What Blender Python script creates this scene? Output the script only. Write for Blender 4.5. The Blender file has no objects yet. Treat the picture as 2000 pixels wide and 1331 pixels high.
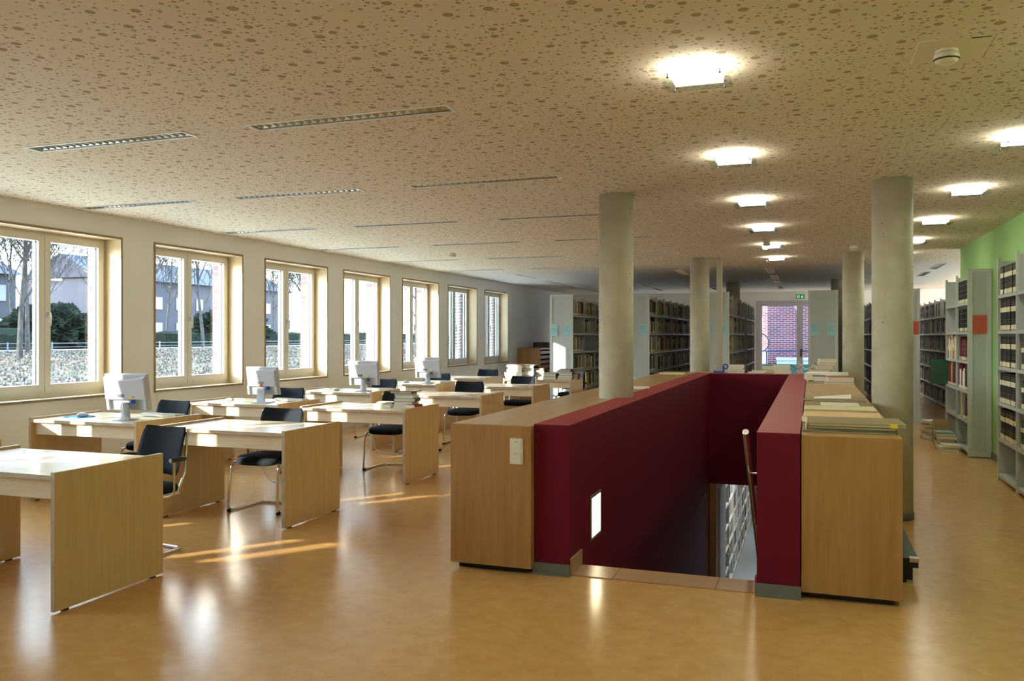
import bpy, math, random
from mathutils import Vector, Matrix, noise
D=bpy.data; C=bpy.context.scene.collection; PI=math.pi
rnd=random.Random(7)
SC=bpy.context.scene
# ------------------------------------------------------------ camera
cam=D.objects.new('camera',D.cameras.new('camera')); C.objects.link(cam); SC.camera=cam
cam.location=(0,0,1.55); cam.rotation_euler=(PI/2,0,math.radians(19.59))
cam.data.sensor_width=36; cam.data.lens=29.48; cam.data.shift_y=-.00425
cam.data.clip_start=.05; cam.data.clip_end=400
# ------------------------------------------------------------ world, sun, exposure
SUN_E=11.0; SUN_DIR=Vector((.77,1,-.335)).normalized()
W=D.worlds.new('sky'); SC.world=W; W.use_nodes=True
wn=W.node_tree; wn.nodes.clear()
wo=wn.nodes.new('ShaderNodeOutputWorld'); wb=wn.nodes.new('ShaderNodeBackground')
tc=wn.nodes.new('ShaderNodeTexCoord'); sx=wn.nodes.new('ShaderNodeSeparateXYZ'); cr=wn.nodes.new('ShaderNodeValToRGB')
wn.links.new(tc.outputs['Generated'],sx.inputs[0]); wn.links.new(sx.outputs['Z'],cr.inputs[0])
cr.color_ramp.elements[0].position=0; cr.color_ramp.elements[0].color=(1.0,.98,.95,1)
cr.color_ramp.elements[1].position=.5; cr.color_ramp.elements[1].color=(.50,.70,1.0,1)
wn.links.new(cr.outputs[0],wb.inputs[0]); wb.inputs[1].default_value=12.5
wn.links.new(wb.outputs[0],wo.inputs[0])
sl=D.lights.new('sun','SUN'); sl.energy=SUN_E; sl.angle=math.radians(.6); sl.color=(1,.90,.78)
so=D.objects.new('sun',sl); C.objects.link(so); so.location=(-30,-30,25)
so.rotation_euler=SUN_DIR.to_track_quat('-Z','Y').to_euler()
SC.view_settings.view_transform='Standard'; SC.view_settings.look='None'
SC.view_settings.exposure=0.86; SC.view_settings.gamma=1; SC.view_settings.use_curve_mapping=False
LAMP_E=13.0; CEIL_LAMP_W=1.5
# ------------------------------------------------------------ materials
def lin(c):
    return tuple([(x/255/12.92 if x/255<=.04045 else ((x/255+.055)/1.055)**2.4) for x in c])+(1,)
M={}
def mat(name,col,rough=.5,metal=0,spec=.5,coat=0,emit=None,es=0):
    m=D.materials.new(name); m.use_nodes=True; b=m.node_tree.nodes['Principled BSDF']
    b.inputs['Base Color'].default_value=lin(col); b.inputs['Roughness'].default_value=rough
    b.inputs['Metallic'].default_value=metal; b.inputs['Specular IOR Level'].default_value=spec
    b.inputs['Coat Weight'].default_value=coat; b.inputs['Coat Roughness'].default_value=.15
    if emit: b.inputs['Emission Color'].default_value=lin(emit); b.inputs['Emission Strength'].default_value=es
    M[name]=m; return m
def nd(m,t,**k):
    n=m.node_tree.nodes.new(t)
    for a,v in k.items(): setattr(n,a,v)
    return n
def lk(m,a,b): m.node_tree.links.new(a,b)
def bs(m): return m.node_tree.nodes['Principled BSDF']
def coords(m,scale=(1,1,1),rot=(0,0,0),kind='Object'):
    t=nd(m,'ShaderNodeTexCoord'); p=nd(m,'ShaderNodeMapping'); p.inputs['Scale'].default_value=scale; p.inputs['Rotation'].default_value=rot
    lk(m,t.outputs[kind],p.inputs[0]); return p.outputs[0]
def ramp(m,fac,stops):
    r=nd(m,'ShaderNodeValToRGB'); e=r.color_ramp.elements
    while len(e)<len(stops): e.new(.5)
    for i,(p,c) in enumerate(stops): e[i].position=p; e[i].color=lin(c)
    lk(m,fac,r.inputs[0]); return r.outputs[0]
def noi(m,vec,scale,detail=3,rough=.5,dist=0):
    n=nd(m,'ShaderNodeTexNoise'); n.inputs['Scale'].default_value=scale; n.inputs['Detail'].default_value=detail
    n.inputs['Roughness'].default_value=rough; n.inputs['Distortion'].default_value=dist
    lk(m,vec,n.inputs['Vector']); return n.outputs['Fac']
def bump(m,h,s=.2,d=.01):
    b=nd(m,'ShaderNodeBump'); b.inputs['Strength'].default_value=s; b.inputs['Distance'].default_value=d
    lk(m,h,b.inputs['Height']); lk(m,b.outputs[0],bs(m).inputs['Normal'])
def wood(name,a,b,scale,rough=.4):
    m=mat(name,a,rough,coat=.15); v=coords(m,scale)
    n=noi(m,v,3,5,.6,.6); lk(m,ramp(m,n,[(.3,a),(.7,b)]),bs(m).inputs['Base Color']); return m
LT,DK=(218,186,136),(206,171,119)
wood('wood_v_shaded',LT,DK,(6,6,.5)); wood('wood_h',(236,218,188),(222,198,160),(.6,7,7),.26)  # desk side wood is toned darker: shade put into the colour
wood('wood_cabinet',(184,138,84),(165,117,66),(5,5,.45)); wood('wood_cabinet_top',(206,166,112),(186,144,88),(6,.6,6),.35)
wood('wood_edge',(200,180,150),(168,146,114),(2,2,2)); wood('wood_lining',(226,202,162),(212,182,136),(4,4,.6))
mat('wood_trim',(156,132,98),.5)
# ceiling: acoustic plaster board with scattered round holes of three sizes, recess shade painted as darker discs
m=mat('ceiling_board',(228,212,190),.9,spec=.2); v=coords(m)
def holes(m,v,scale,rmin,rmax,keep,off,excl=()):
    mp=nd(m,'ShaderNodeMapping'); mp.inputs['Location'].default_value=(off,off*.7,0); lk(m,v,mp.inputs[0])
    t=nd(m,'ShaderNodeTexVoronoi'); t.voronoi_dimensions='2D'; t.inputs['Scale'].default_value=scale; t.inputs['Randomness'].default_value=.7
    lk(m,mp.outputs[0],t.inputs['Vector'])
    s=nd(m,'ShaderNodeSeparateColor'); lk(m,t.outputs['Color'],s.inputs[0])
    r=nd(m,'ShaderNodeMapRange'); lk(m,s.outputs[0],r.inputs['Value']); r.inputs['To Min'].default_value=rmin*scale; r.inputs['To Max'].default_value=rmax*scale
    l=nd(m,'ShaderNodeMath',operation='LESS_THAN'); lk(m,t.outputs['Distance'],l.inputs[0]); lk(m,r.outputs[0],l.inputs[1])
    k=nd(m,'ShaderNodeMath',operation='LESS_THAN'); lk(m,s.outputs[1],k.inputs[0]); k.inputs[1].default_value=keep
    a=nd(m,'ShaderNodeMath',operation='MULTIPLY'); lk(m,l.outputs[0],a.inputs[0]); lk(m,k.outputs[0],a.inputs[1]); o=a.outputs[0]
    for (d_,lim) in excl:
        e=nd(m,'ShaderNodeMath',operation='GREATER_THAN'); lk(m,d_,e.inputs[0]); e.inputs[1].default_value=lim
        a=nd(m,'ShaderNodeMath',operation='MULTIPLY'); lk(m,o,a.inputs[0]); lk(m,e.outputs[0],a.inputs[1]); o=a.outputs[0]
    return o,t.outputs['Distance']
h1,d1=holes(m,v,6.0,.019,.025,.75,0); h2,d2=holes(m,v,15,.009,.012,.62,3.3,[(d1,.036*6)]); h3,d3=holes(m,v,24,.0055,.0075,.62,7.1,[(d1,.032*6),(d2,.016*15)])
mx=nd(m,'ShaderNodeMath',operation='MAXIMUM'); lk(m,h1,mx.inputs[0]); lk(m,h2,mx.inputs[1])
mx2=nd(m,'ShaderNodeMath',operation='MAXIMUM'); lk(m,mx.outputs[0],mx2.inputs[0]); lk(m,h3,mx2.inputs[1])
lk(m,ramp(m,mx2.outputs[0],[(.4,(238,225,203)),(.6,(184,163,130))]),bs(m).inputs['Base Color'])
mat('hatch_board',(238,225,203),.9,spec=.2); mat('ceiling_plain',(228,218,206),.9,spec=.2)
# floor linoleum
m=mat('linoleum',(204,150,84),.22,spec=.5); v=coords(m)
n=noi(m,v,9,6,.7); n2=noi(m,v,.7,2)
c1=ramp(m,n,[(.3,(198,146,84)),(.7,(214,166,104))]); lk(m,c1,bs(m).inputs['Base Color'])
r=nd(m,'ShaderNodeMapRange'); lk(m,n2,r.inputs[0]); r.inputs['To Min'].default_value=.15; r.inputs['To Max'].default_value=.27; lk(m,r.outputs[0],bs(m).inputs['Roughness'])
w2=noi(m,coords(m,(1,1,1)),5,3,.6); bump(m,w2,.10,.006)
m=mat('lower_linoleum',(150,158,160),.3)
m=mat('plaster',(241,237,231),.9,spec=.2); v=coords(m); bump(m,noi(m,v,60,3),.06,.002)
m=mat('plaster_green',(158,200,132),.9,spec=.2); bump(m,noi(m,coords(m),60,3),.06,.002)
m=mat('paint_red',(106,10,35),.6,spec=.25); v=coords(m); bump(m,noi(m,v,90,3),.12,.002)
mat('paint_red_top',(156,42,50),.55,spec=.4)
m=mat('concrete',(196,186,160),.7,spec=.3); v=coords(m)
n=noi(m,v,5,6,.6); cc=ramp(m,n,[(.3,(184,176,152)),(.7,(204,196,174))])
t=nd(m,'ShaderNodeTexVoronoi'); t.inputs['Scale'].default_value=13; lk(m,v,t.inputs['Vector'])
s=nd(m,'ShaderNodeSeparateColor'); lk(m,t.outputs['Color'],s.inputs[0])
rr=nd(m,'ShaderNodeMath',operation='MULTIPLY'); lk(m,s.outputs[0],rr.inputs[0]); rr.inputs[1].default_value=.10
l=nd(m,'ShaderNodeMath',operation='LESS_THAN'); lk(m,t.outputs['Distance'],l.inputs[0]); lk(m,rr.outputs[0],l.inputs[1])
k=nd(m,'ShaderNodeMath',operation='LESS_THAN'); lk(m,s.outputs[1],k.inputs[0]); k.inputs[1].default_value=.3
pm=nd(m,'ShaderNodeMath',operation='MULTIPLY'); lk(m,l.outputs[0],pm.inputs[0]); lk(m,k.outputs[0],pm.inputs[1])
mi=nd(m,'ShaderNodeMix',data_type='RGBA'); lk(m,pm.outputs[0],mi.inputs[0]); lk(m,cc,mi.inputs[6]); mi.inputs[7].default_value=lin((96,88,70)); lk(m,mi.outputs[2],bs(m).inputs['Base Color'])
bump(m,n,.15,.004)
mat('frame_paint',(222,217,206),.45); mat('grey_rubber',(112,112,106),.5); mat('stone_brown',(176,136,100),.35)
mat('steel_shelf',(194,197,192),.4); mat('steel_post',(206,198,178),.5); mat('chrome',(225,225,225),.12,1); mat('brushed_steel',(200,190,175),.28,1)
m=mat('fabric_black',(28,32,38),.85,spec=.25); bump(m,noi(m,coords(m),400,2),.2,.001)
mat('plastic_black',(22,22,24),.45); mat('plastic_white',(196,196,204),.38); mat('plastic_cream',(232,226,204),.4)
mat('plastic_grey',(176,178,184),.45); mat('blue',(40,70,160),.4); mat('pad_blue',(60,140,190),.6)
mat('sticker_yellow',(236,206,40),.5); mat('sticker_orange',(206,150,50),.5); mat('sticker_red',(220,70,40),.5); mat('print_grey',(110,112,118),.6)
mat('paper',(238,234,222),.7); mat('paper_cream',(224,208,164),.75); mat('paper_pink',(222,186,140),.75); mat('board_brown',(150,130,92),.75); mat('board_dark',(92,84,64),.75)
mat('notice_blue',(160,206,212),.6); mat('notice_red',(196,84,60),.6); mat('ink_purple',(120,30,90),.6); mat('ink',(60,80,90),.6)
mat('cable_grey',(205,205,210),.5); mat('cardboard',(170,144,100),.8)
mat('louver',(215,218,222),.16,1); mat('lamp_frame',(236,233,226),.4); mat('tube_off',(235,235,232),.35)
mat('lamp_on',(255,255,244),.5,emit=(255,252,236),es=LAMP_E)
mat('stair_lamp',(255,250,225),.5,emit=(255,240,196),es=7)
mat('door_paint',(196,192,196),.45); mat('case_black',(14,15,16),.35); mat('case_top',(62,72,70),.5); mat('dark_metal',(60,60,66),.4,.6)
mat('exit_green',(22,120,62),.4,emit=(22,130,66),es=.25); mat('exit_white',(235,245,235),.4,emit=(235,245,235),es=.5)
def clear(name,tint,gl=.1,rough=0.0,alpha=None):
    m=D.materials.new(name); m.use_nodes=True; t=m.node_tree; t.nodes.clear()
    o=nd(m,'ShaderNodeOutputMaterial'); x=nd(m,'ShaderNodeMixShader'); a=nd(m,'ShaderNodeBsdfTransparent'); g=nd(m,'ShaderNodeBsdfGlossy')
    a.inputs[0].default_value=lin(tint); g.inputs['Roughness'].default_value=rough; f=nd(m,'ShaderNodeFresnel'); f.inputs[0].default_value=1.45
    ge=nd(m,'ShaderNodeNewGeometry'); q=nd(m,'ShaderNodeMath',operation='SUBTRACT'); q.inputs[0].default_value=1; lk(m,ge.outputs['Backfacing'],q.inputs[1])
    mm=nd(m,'ShaderNodeMath',operation='MULTIPLY'); lk(m,f.outputs[0],mm.inputs[0]); lk(m,q.outputs[0],mm.inputs[1]); lk(m,mm.outputs[0],x.inputs[0]); lk(m,a.outputs[0],x.inputs[1]); lk(m,g.outputs[0],x.inputs[2]); lk(m,x.outputs[0],o.inputs[0]); M[name]=m
clear('glass',(240,246,246)); clear('glass_green',(242,250,246))
# perforated end panels: small square holes
m=mat('perforated',(200,204,200),.4); v=coords(m,(55,55,55))
fr=nd(m,'ShaderNodeVectorMath',operation='FRACTION'); lk(m,v,fr.inputs[0]); sp=nd(m,'ShaderNodeSeparateXYZ'); lk(m,fr.outputs[0],sp.inputs[0])
ga=nd(m,'ShaderNodeMath',operation='GREATER_THAN'); ga.inputs[1].default_value=.5; lk(m,sp.outputs[0],ga.inputs[0])
gb=nd(m,'ShaderNodeMath',operation='GREATER_THAN'); gb.inputs[1].default_value=.5; lk(m,sp.outputs[2],gb.inputs[0])
gm=nd(m,'ShaderNodeMath',operation='MULTIPLY'); lk(m,ga.outputs[0],gm.inputs[0]); lk(m,gb.outputs[0],gm.inputs[1])
gs=nd(m,'ShaderNodeMath',operation='SUBTRACT'); gs.inputs[0].default_value=1; lk(m,gm.outputs[0],gs.inputs[1]); lk(m,gs.outputs[0],bs(m).inputs['Alpha'])
# bricks
def brick(name,a,b,mo,sc=1,axis='xz'):
    m=mat(name,a,.85,spec=.2); t=nd(m,'ShaderNodeTexCoord'); s=nd(m,'ShaderNodeSeparateXYZ'); lk(m,t.outputs['Object'],s.inputs[0])
    ad=nd(m,'ShaderNodeMath',operation='ADD'); lk(m,s.outputs[0],ad.inputs[0]); lk(m,s.outputs[1],ad.inputs[1])
    c=nd(m,'ShaderNodeCombineXYZ'); lk(m,ad.outputs[0],c.inputs[0]); lk(m,s.outputs[2],c.inputs[1])
    k=nd(m,'ShaderNodeTexBrick'); k.inputs['Scale'].default_value=1; k.inputs['Brick Width'].default_value=.25*sc; k.inputs['Row Height'].default_value=.079*sc
    k.inputs['Mortar Size'].default_value=.009*sc; k.inputs['Color1'].default_value=lin(a); k.inputs['Color2'].default_value=lin(b); k.inputs['Mortar'].default_value=lin(mo); k.inputs['Bias'].default_value=0
    lk(m,c.outputs[0],k.inputs['Vector']); lk(m,k.outputs['Color'],bs(m).inputs['Base Color'])
    iv=nd(m,'ShaderNodeMath',operation='SUBTRACT'); iv.inputs[0].default_value=1; lk(m,k.outputs['Fac'],iv.inputs[1]); bump(m,iv.outputs[0],.5,.01)
brick('brick_pale',(100,84,80),(84,72,74),(108,102,98)); brick('brick_red',(120,60,60),(84,50,60),(150,150,162),.86)
# outdoors
m=mat('lawn',(96,100,70),.95,spec=.1); v=coords(m); n=noi(m,v,2.2,8,.75); lk(m,ramp(m,n,[(.36,(44,56,36)),(.47,(74,76,60)),(.52,(104,80,62)),(.62,(124,108,90))]),bs(m).inputs['Base Color'])
mat('path',(100,94,90),.9); mat('bounce_paving',(214,204,188),.9)
m=mat('hedge',(48,66,42),.9,spec=.1); v=coords(m); n=noi(m,v,5,6,.8); lk(m,ramp(m,n,[(.35,(14,20,18)),(.6,(36,46,34)),(.75,(64,70,48))]),bs(m).inputs['Base Color']); bump(m,n,1,.2)
m=mat('bush',(96,120,60),.9,spec=.1); v=coords(m); n=noi(m,v,6,6,.8); lk(m,ramp(m,n,[(.35,(34,44,28)),(.55,(92,104,56)),(.72,(156,156,90))]),bs(m).inputs['Base Color']); bump(m,n,1,.2)
m=mat('bark',(120,112,104),.9,spec=.1); v=coords(m,(3,3,1)); n=noi(m,v,4,5); lk(m,ramp(m,n,[(.3,(40,40,42)),(.7,(82,78,74))]),bs(m).inputs['Base Color'])
mat('leaf_yellow',(170,160,80),.8); mat('leaf_tan',(80,58,44),.8); mat('leaf_pale',(98,88,80),.8); mat('leaf_dark',(46,38,36),.8); mat('leaf_green',(46,52,36),.8); mat('facade',(44,44,52),.9); mat('facade_dark',(60,56,60),.9); mat('roof',(32,32,42),.9); mat('pane_white',(80,88,100),.3); mat('rail_blue',(70,84,120),.5); mat('teal',(52,92,86),.5); mat('pale_metal',(200,214,226),.5); mat('fence_grey',(90,96,104),.6)
BC={'tan':(196,170,124),'cream':(216,204,170),'white':(228,228,220),'grey':(130,134,136),'dkgrey':(64,68,72),'black':(28,28,32),'navy':(30,42,84),'blue2':(60,96,150),'red':(150,40,44),'wine':(104,28,44),'green':(40,84,58),'olive':(110,110,66),'yellow':(214,178,50),'orange':(206,104,48),'brown':(98,66,42),'lime':(128,178,40),'teal2':(120,160,150)}
for k_,c_ in BC.items(): mat('book_'+k_,c_,.6)
mat('pages',(226,218,198),.8); mat('label_white',(236,228,196),.6); mat('label_yellow',(226,196,60),.6); mat('gilt',(150,130,84),.4)
# ------------------------------------------------------------ mesh builder
class MB:
    def __init__(s): s.v=[];s.f=[];s.mi=[];s.ms=[];s.sm=[]
    def mid(s,m):
        if m not in s.ms: s.ms.append(m)
        return s.ms.index(m)
    def add(s,vs,fs,m,smooth=False):
        o=len(s.v); s.v+= [tuple(v) for v in vs]; k=s.mid(m)
        for f in fs: s.f.append([o+i for i in f]); s.mi.append(k); s.sm.append(smooth)
        return s
    def box(s,x0,x1,y0,y1,z0,z1,m,T=None):
        vs=[Vector((x,y,z)) for z in (z0,z1) for y in (y0,y1) for x in (x0,x1)]
        if T: vs=[T@v for v in vs]
        return s.add(vs,[(0,2,3,1),(4,5,7,6),(0,1,5,4),(2,6,7,3),(0,4,6,2),(1,3,7,5)],m)
    def prism(s,pts,ext,m,T=None):   # pts: list of Vector (planar loop), ext: Vector
        n=len(pts); ext=Vector(ext); vs=[Vector(p) for p in pts]+[Vector(p)+ext for p in pts]
        if T: vs=[T@v for v in vs]
        return s.add(vs,[list(range(n))[::-1],list(range(n,2*n))]+[(i,(i+1)%n,n+(i+1)%n,n+i) for i in range(n)],m)
    def tube(s,path,r,m,n=8,closed=False,T=None):
        P=[Vector(p) for p in path]
        if T: P=[T@p for p in P]
        rs=r if isinstance(r,(list,tuple)) else [r]*len(P)
        vs=[];up=None
        for i,p in enumerate(P):
            if closed: d=(P[(i+1)%len(P)]-P[i-1])
            else: d=(P[min(i+1,len(P)-1)]-P[max(i-1,0)])
            d.normalize()
            if up is None: up=Vector((0,0,1)) if abs(d.z)<.9 else Vector((1,0,0))
            a=d.cross(up)
            if a.length<1e-4: a=d.cross(Vector((0,1,0)))
            a.normalize(); b=a.cross(d).normalized(); up=b
            for j in range(n):
                t=2*PI*j/n; vs.append(p+(a*math.cos(t)+b*math.sin(t))*rs[i])
        k=len(P); fs=[(i*n+j,i*n+(j+1)%n,(i+1)*n+(j+1)%n,(i+1)*n+j) for i in range(k-1) for j in range(n)]
        if closed: fs+=[((k-1)*n+j,(k-1)*n+(j+1)%n,(j+1)%n,j) for j in range(n)]
        s.add(vs,fs,m,True)
        if not closed: s.add([vs[j] for j in range(n)]+[vs[(k-1)*n+j] for j in range(n)],[list(range(n))[::-1],list(range(n,2*n))],m)
        return s
    def lathe(s,prof,m,c=(0,0,0),n=32,T=None,smooth=True):
        vs=[];c=Vector(c)
        for (r,z) in prof:
            for j in range(n):
                t=2*PI*j/n; vs.append(c+Vector((r*math.cos(t),r*math.sin(t),z)))
        if T: vs=[T@v for v in vs]
        k=len(prof); fs=[(i*n+j,i*n+(j+1)%n,(i+1)*n+(j+1)%n,(i+1)*n+j) for i in range(k-1) for j in range(n)]
        s.add(vs,fs,m,smooth); o=len(s.v)-len(vs)
        s.f.append([o+j for j in range(n)][::-1]); s.mi.append(s.mid(m)); s.sm.append(False)
        s.f.append([o+(k-1)*n+j for j in range(n)]); s.mi.append(s.mid(m)); s.sm.append(False)
        return s
    def mesh(s,name):
        me=D.meshes.new(name); me.from_pydata(s.v,[],s.f)
        for m in s.ms: me.materials.append(M[m])
        me.polygons.foreach_set('material_index',s.mi); me.polygons.foreach_set('use_smooth',s.sm); me.update(); return me
    def build(s,name,parent=None,loc=(0,0,0),rz=0):
        o=D.objects.new(name,s.mesh(name)); C.objects.link(o); o.location=loc; o.rotation_euler=(0,0,rz)
        if parent: o.parent=parent
        return o
def tag(o,label=None,cat=None,group=None,kind=None):
    if label: o['label']=label
    if cat: o['category']=cat
    if group: o['group']=group
    if kind: o['kind']=kind
    return o
def thing(name,label,cat,loc=(0,0,0),rz=0,group=None,kind=None):
    o=D.objects.new(name,None); C.objects.link(o); o.location=loc; o.rotation_euler=(0,0,rz); o.empty_display_size=.1
    return tag(o,label,cat,group,kind)
def struct(name,mb,parent=None,label=None):
    o=mb.build(name,parent)
    if not parent: o['kind']='structure'
    if label: o['label']=label
    return o
KIDS={}
def dup(root,loc,rz=None,label=None,group=None):
    def cp(o,p):
        c=o.copy(); C.objects.link(c)
        if p: c.parent=p
        for ch in kids.get(o,[]): cp(ch,c)
        return c
    kids={}
    def walk(o):
        kids[o]=list(o.children)
        for ch in kids[o]: walk(ch)
    walk(root); r=cp(root,None); r.location=loc
    if rz is not None: r.rotation_euler=(0,0,rz)
    if label: r['label']=label
    if group: r['group']=group
    return r
def R(d): return math.radians(d)
def arc(c,a,b,n=6):   # quadratic corner from a to b with control c
    a,b,c=Vector(a),Vector(b),Vector(c)
    return [(1-t)**2*a+2*t*(1-t)*c+t*t*b for t in [i/n for i in range(n+1)]]
def rounded(path,rad,n=5):
    P=[Vector(p) for p in path]; out=[P[0]]
    for i in range(1,len(P)-1):
        a=(P[i-1]-P[i]); b=(P[i+1]-P[i]); r=min(rad,a.length*.45,b.length*.45)
        out+=arc(P[i],P[i]+a.normalized()*r,P[i]+b.normalized()*r,n)
    out.append(P[-1]); return out
# ------------------------------------------------------------ key dimensions
CZ=2.89; XW=-7.3; XG=2.17; YB=26.5; YF=-6.0
SXL,SXR,SY0,SY1=-1.463,-.303,5.5,13.2      # stair opening
LOW=-3.05
# ------------------------------------------------------------ floor (with stair opening), lower floor
f=MB()
XR=6.0
a_,b_=-1.69,-.07
for (a,b,c,d) in ((XW,a_,YF,YB),(a_,b_,YF,5.24),(a_,b_,SY1+.1,YB),(b_,XR,YF,YB)): f.box(a,b,c,d,-.3,0,'linoleum')
struct('floor',f)
struct('floor_lower',MB().box(-6,4,5.3,YB,LOW-.2,LOW,'lower_linoleum'))
g=MB().box(-6,SXL-.24,SY1+.24,YB,-.5,-.31,'plaster').box(SXL-.24,SXR+.25,SY1+.24,YB,-.5,-.31,'plaster').box(SXR+.25,4,SY1+.24,YB,-.5,-.31,'plaster')
struct('ceiling_lower',g)
g=MB().box(-6.2,-6,SY1+.24,YB,LOW,-.31,'plaster').box(4,4.2,SY1+.24,YB,LOW,-.31,'plaster').box(-6.2,4.2,YB,YB+.2,LOW,-.31,'plaster').box(-6.2,SXL-.24,SY1,SY1+.24,LOW,-.31,'plaster').box(SXR+.25,4.2,SY1,SY1+.24,LOW,-.31,'plaster')
struct('wall_lower',g)
# ------------------------------------------------------------ lamp layout, then ceiling with recesses
LROWS=[4.51-2.25*2,4.51-2.25,4.51,6.76,9.0,11.24,13.49,15.76]
LX=[-6.47,-4.56,-2.68]
lamps=[]   # (cx,cy,along,len,where)
for ri,y in enumerate(LROWS):
    for ci,x in enumerate(LX): lamps.append((x,y,'x',1.37,('nearest the windows','in the middle column','nearest the stairwell')[ci],ri-1))
rear=[]
for ci,x in enumerate((-5.97,-4.10,-2.54,-.77,2.3)):
    for k,y in enumerate((17.85,19.95,22.0,24.05)):
        if x>2 and k>1: continue
        rear.append((x,y,ci,k))
holes_=[]
for (x,y,a,L,w,ri) in lamps: holes_.append((x-L/2+.01,x+L/2-.01,y-.065,y+.065))
for (x,y,ci,k) in rear: holes_.append((x-.065,x+.065,y-.69,y+.69))
holes_.append((99,99.1,16.75,16.8)); xs=sorted(set([XW-.1,XR]+[round(h[i],4) for h in holes_ for i in (0,1) if h[0]<50])); ys=sorted(set([YF-.1,YB+.1]+[round(h[i],4) for h in holes_ for i in (2,3)]))
cb=MB(); vi={}
for i,x in enumerate(xs):
    for j,y in enumerate(ys): vi[i,j]=len(cb.v); cb.v.append((x,y,CZ))
k=cb.mid('ceiling_board'); k2_=cb.mid('ceiling_plain')
for i in range(len(xs)-1):
    for j in range(len(ys)-1):
        mx_,my_=(xs[i]+xs[i+1])/2,(ys[j]+ys[j+1])/2
        if any(h[0]<mx_<h[1] and h[2]<my_<h[3] for h in holes_): continue
        cb.f.append([vi[i,j],vi[i,j+1],vi[i+1,j+1],vi[i+1,j]]); cb.mi.append(k if my_<16.75 else k2_); cb.sm.append(False)
struct('ceiling',cb)
struct('sun_block_slab',MB().box(XW-.55,XR+.3,YF-.3,YB+.3,CZ+.12,CZ+.4,'plaster').box(XW-.55,XR+.3,YF-.3,YB+.3,CZ+.4,10,'brick_pale'))  # unseen roof slab and upper block, added to stop the sun
# linear louvre lamps
def linear_lamp(x,y,rz,label,group):
    t=thing('recessed_louvre_lamp',label,'ceiling lamp',(x,y,CZ),rz,group)
    L=.69; w=.07
    fm=MB()
    for a in (-1,1):
        fm.box(-L,L,a*w-.008,a*w+.008,-.006,.0,'lamp_frame'); fm.box(a*L-.008,a*L+.008,-w,w,-.006,.0,'lamp_frame')
    fm.build('frame',t)
    h=MB().box(-L+.012,L-.012,-.06,.06,.095,.1,'lamp_frame').box(-L+.012,L-.012,-.062,-.06,0,.1,'louver').box(-L+.012,L-.012,.06,.062,0,.1,'louver').box(-L+.012,-L+.015,-.06,.06,0,.1,'louver').box(L-.015,L-.012,-.06,.06,0,.1,'louver'); h.build('housing',t)
    MB().tube([(-L+.03,0,.07),(L-.03,0,.07)],.013,'tube_off',8).build('tube',t)
    lv=MB(); n=22
    for a in (-1,1):
        lv.add([(-L+.02,a*.059,.004),(L-.02,a*.059,.004),(L-.02,a*.035,.052),(-L+.02,a*.035,.052)],[(0,1,2,3)],'louver')
    for i in range(n+1):
        cx=-L+.03+(2*L-.06)*i/n
        lv.prism([(cx-.002,-.058,.004),(cx+.002,-.058,.004),(cx+.012,-.04,.045),(cx-.012,-.04,.045)],(0,.10,0),'louver')
        lv.prism([(cx-.001,-.058,.002),(cx+.001,-.058,.002),(cx+.009,-.058,.03),(cx-.009,-.058,.03)],(0,.116,0),'louver')
    lv.build('louvre',t)
    return t
lp=None
ORD=['','nearest the camera','second from the camera','third from the camera','fourth from the camera','fifth from the camera','sixth from the camera','seventh from the camera']
for (x,y,a,L,w,ri) in lamps:
    if y<4: continue
    n_=('first','second','third','fourth','fifth','sixth')[ri-1]
    lb='unlit louvre ceiling lamp '+w+', '+n_+' row from the camera'
    if lp is None: lp=linear_lamp(x,y,0,lb,'recessed louvre lamps over the desks')
    else: dup(lp,(x,y,CZ),0,lb)
for (x,y,ci,k) in rear:
    if k==0 or True:
        lb='lengthwise louvre lamp above the bookcases, '+('far left file','second file','middle file','file toward the glass door','right file')[ci]+', '+('first','second','third','fourth')[k]+' of its file'
        dup(lp,(x,y,CZ),PI/2,lb,'lengthwise louvre lamps over the rear bookcases')
# square glass lamps
def square_lamp(x,y,label):
    t=thing('glass_ceiling_lamp',label,'ceiling lamp',(x,y,CZ),0,'lit square glass ceiling lamps')
    MB().box(-.06,.06,-.06,.06,-.012,0,'lamp_frame').build('mount',t)
    MB().box(-.12,.12,-.12,.12,-.05,-.012,'lamp_on').build('diffuser',t)
    MB().box(-.165,.165,-.15,.15,-.068,-.060,'glass_green').build('glass_plate',t)
    for a in (-1,1):
        for b in (-1,1): MB().lathe([(.004,-.076),(.006,-.076),(.006,-.069),(.003,-.069),(.003,-.05)],'dark_metal',(a*.125,b*.125,0),8).build('screw',t)
    return t
sq=None
for ci,(x,y0) in enumerate(((-.535,4.25),(1.34,4.25))):
    for k in range(-3,6):
        y=y0+k*2.115
        if k<0 and ci==1 and False: continue
        if k>=0: lb='lit square glass lamp, '+('left file over the stairwell' if ci==0 else 'right file over the aisle')+', '+('nearest the camera','second from the camera','third from the camera','fourth from the camera','fifth from the camera','farthest')[k]
        else: lb='lit square glass ceiling lamp behind the camera in the '+('left' if ci==0 else 'right')+' file'
        if sq is None: sq=square_lamp(x,y,lb)
        else: dup(sq,(x,y,CZ),0,lb)
        ld=D.lights.new('lamp_light','AREA'); ld.shape='SQUARE'; ld.size=.22; ld.energy=CEIL_LAMP_W; ld.color=(1,.91,.80)
        lo=D.objects.new('lamp_light',ld); C.objects.link(lo); lo.location=(x,y,CZ-.054)
        lo['kind']='structure'
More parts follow.
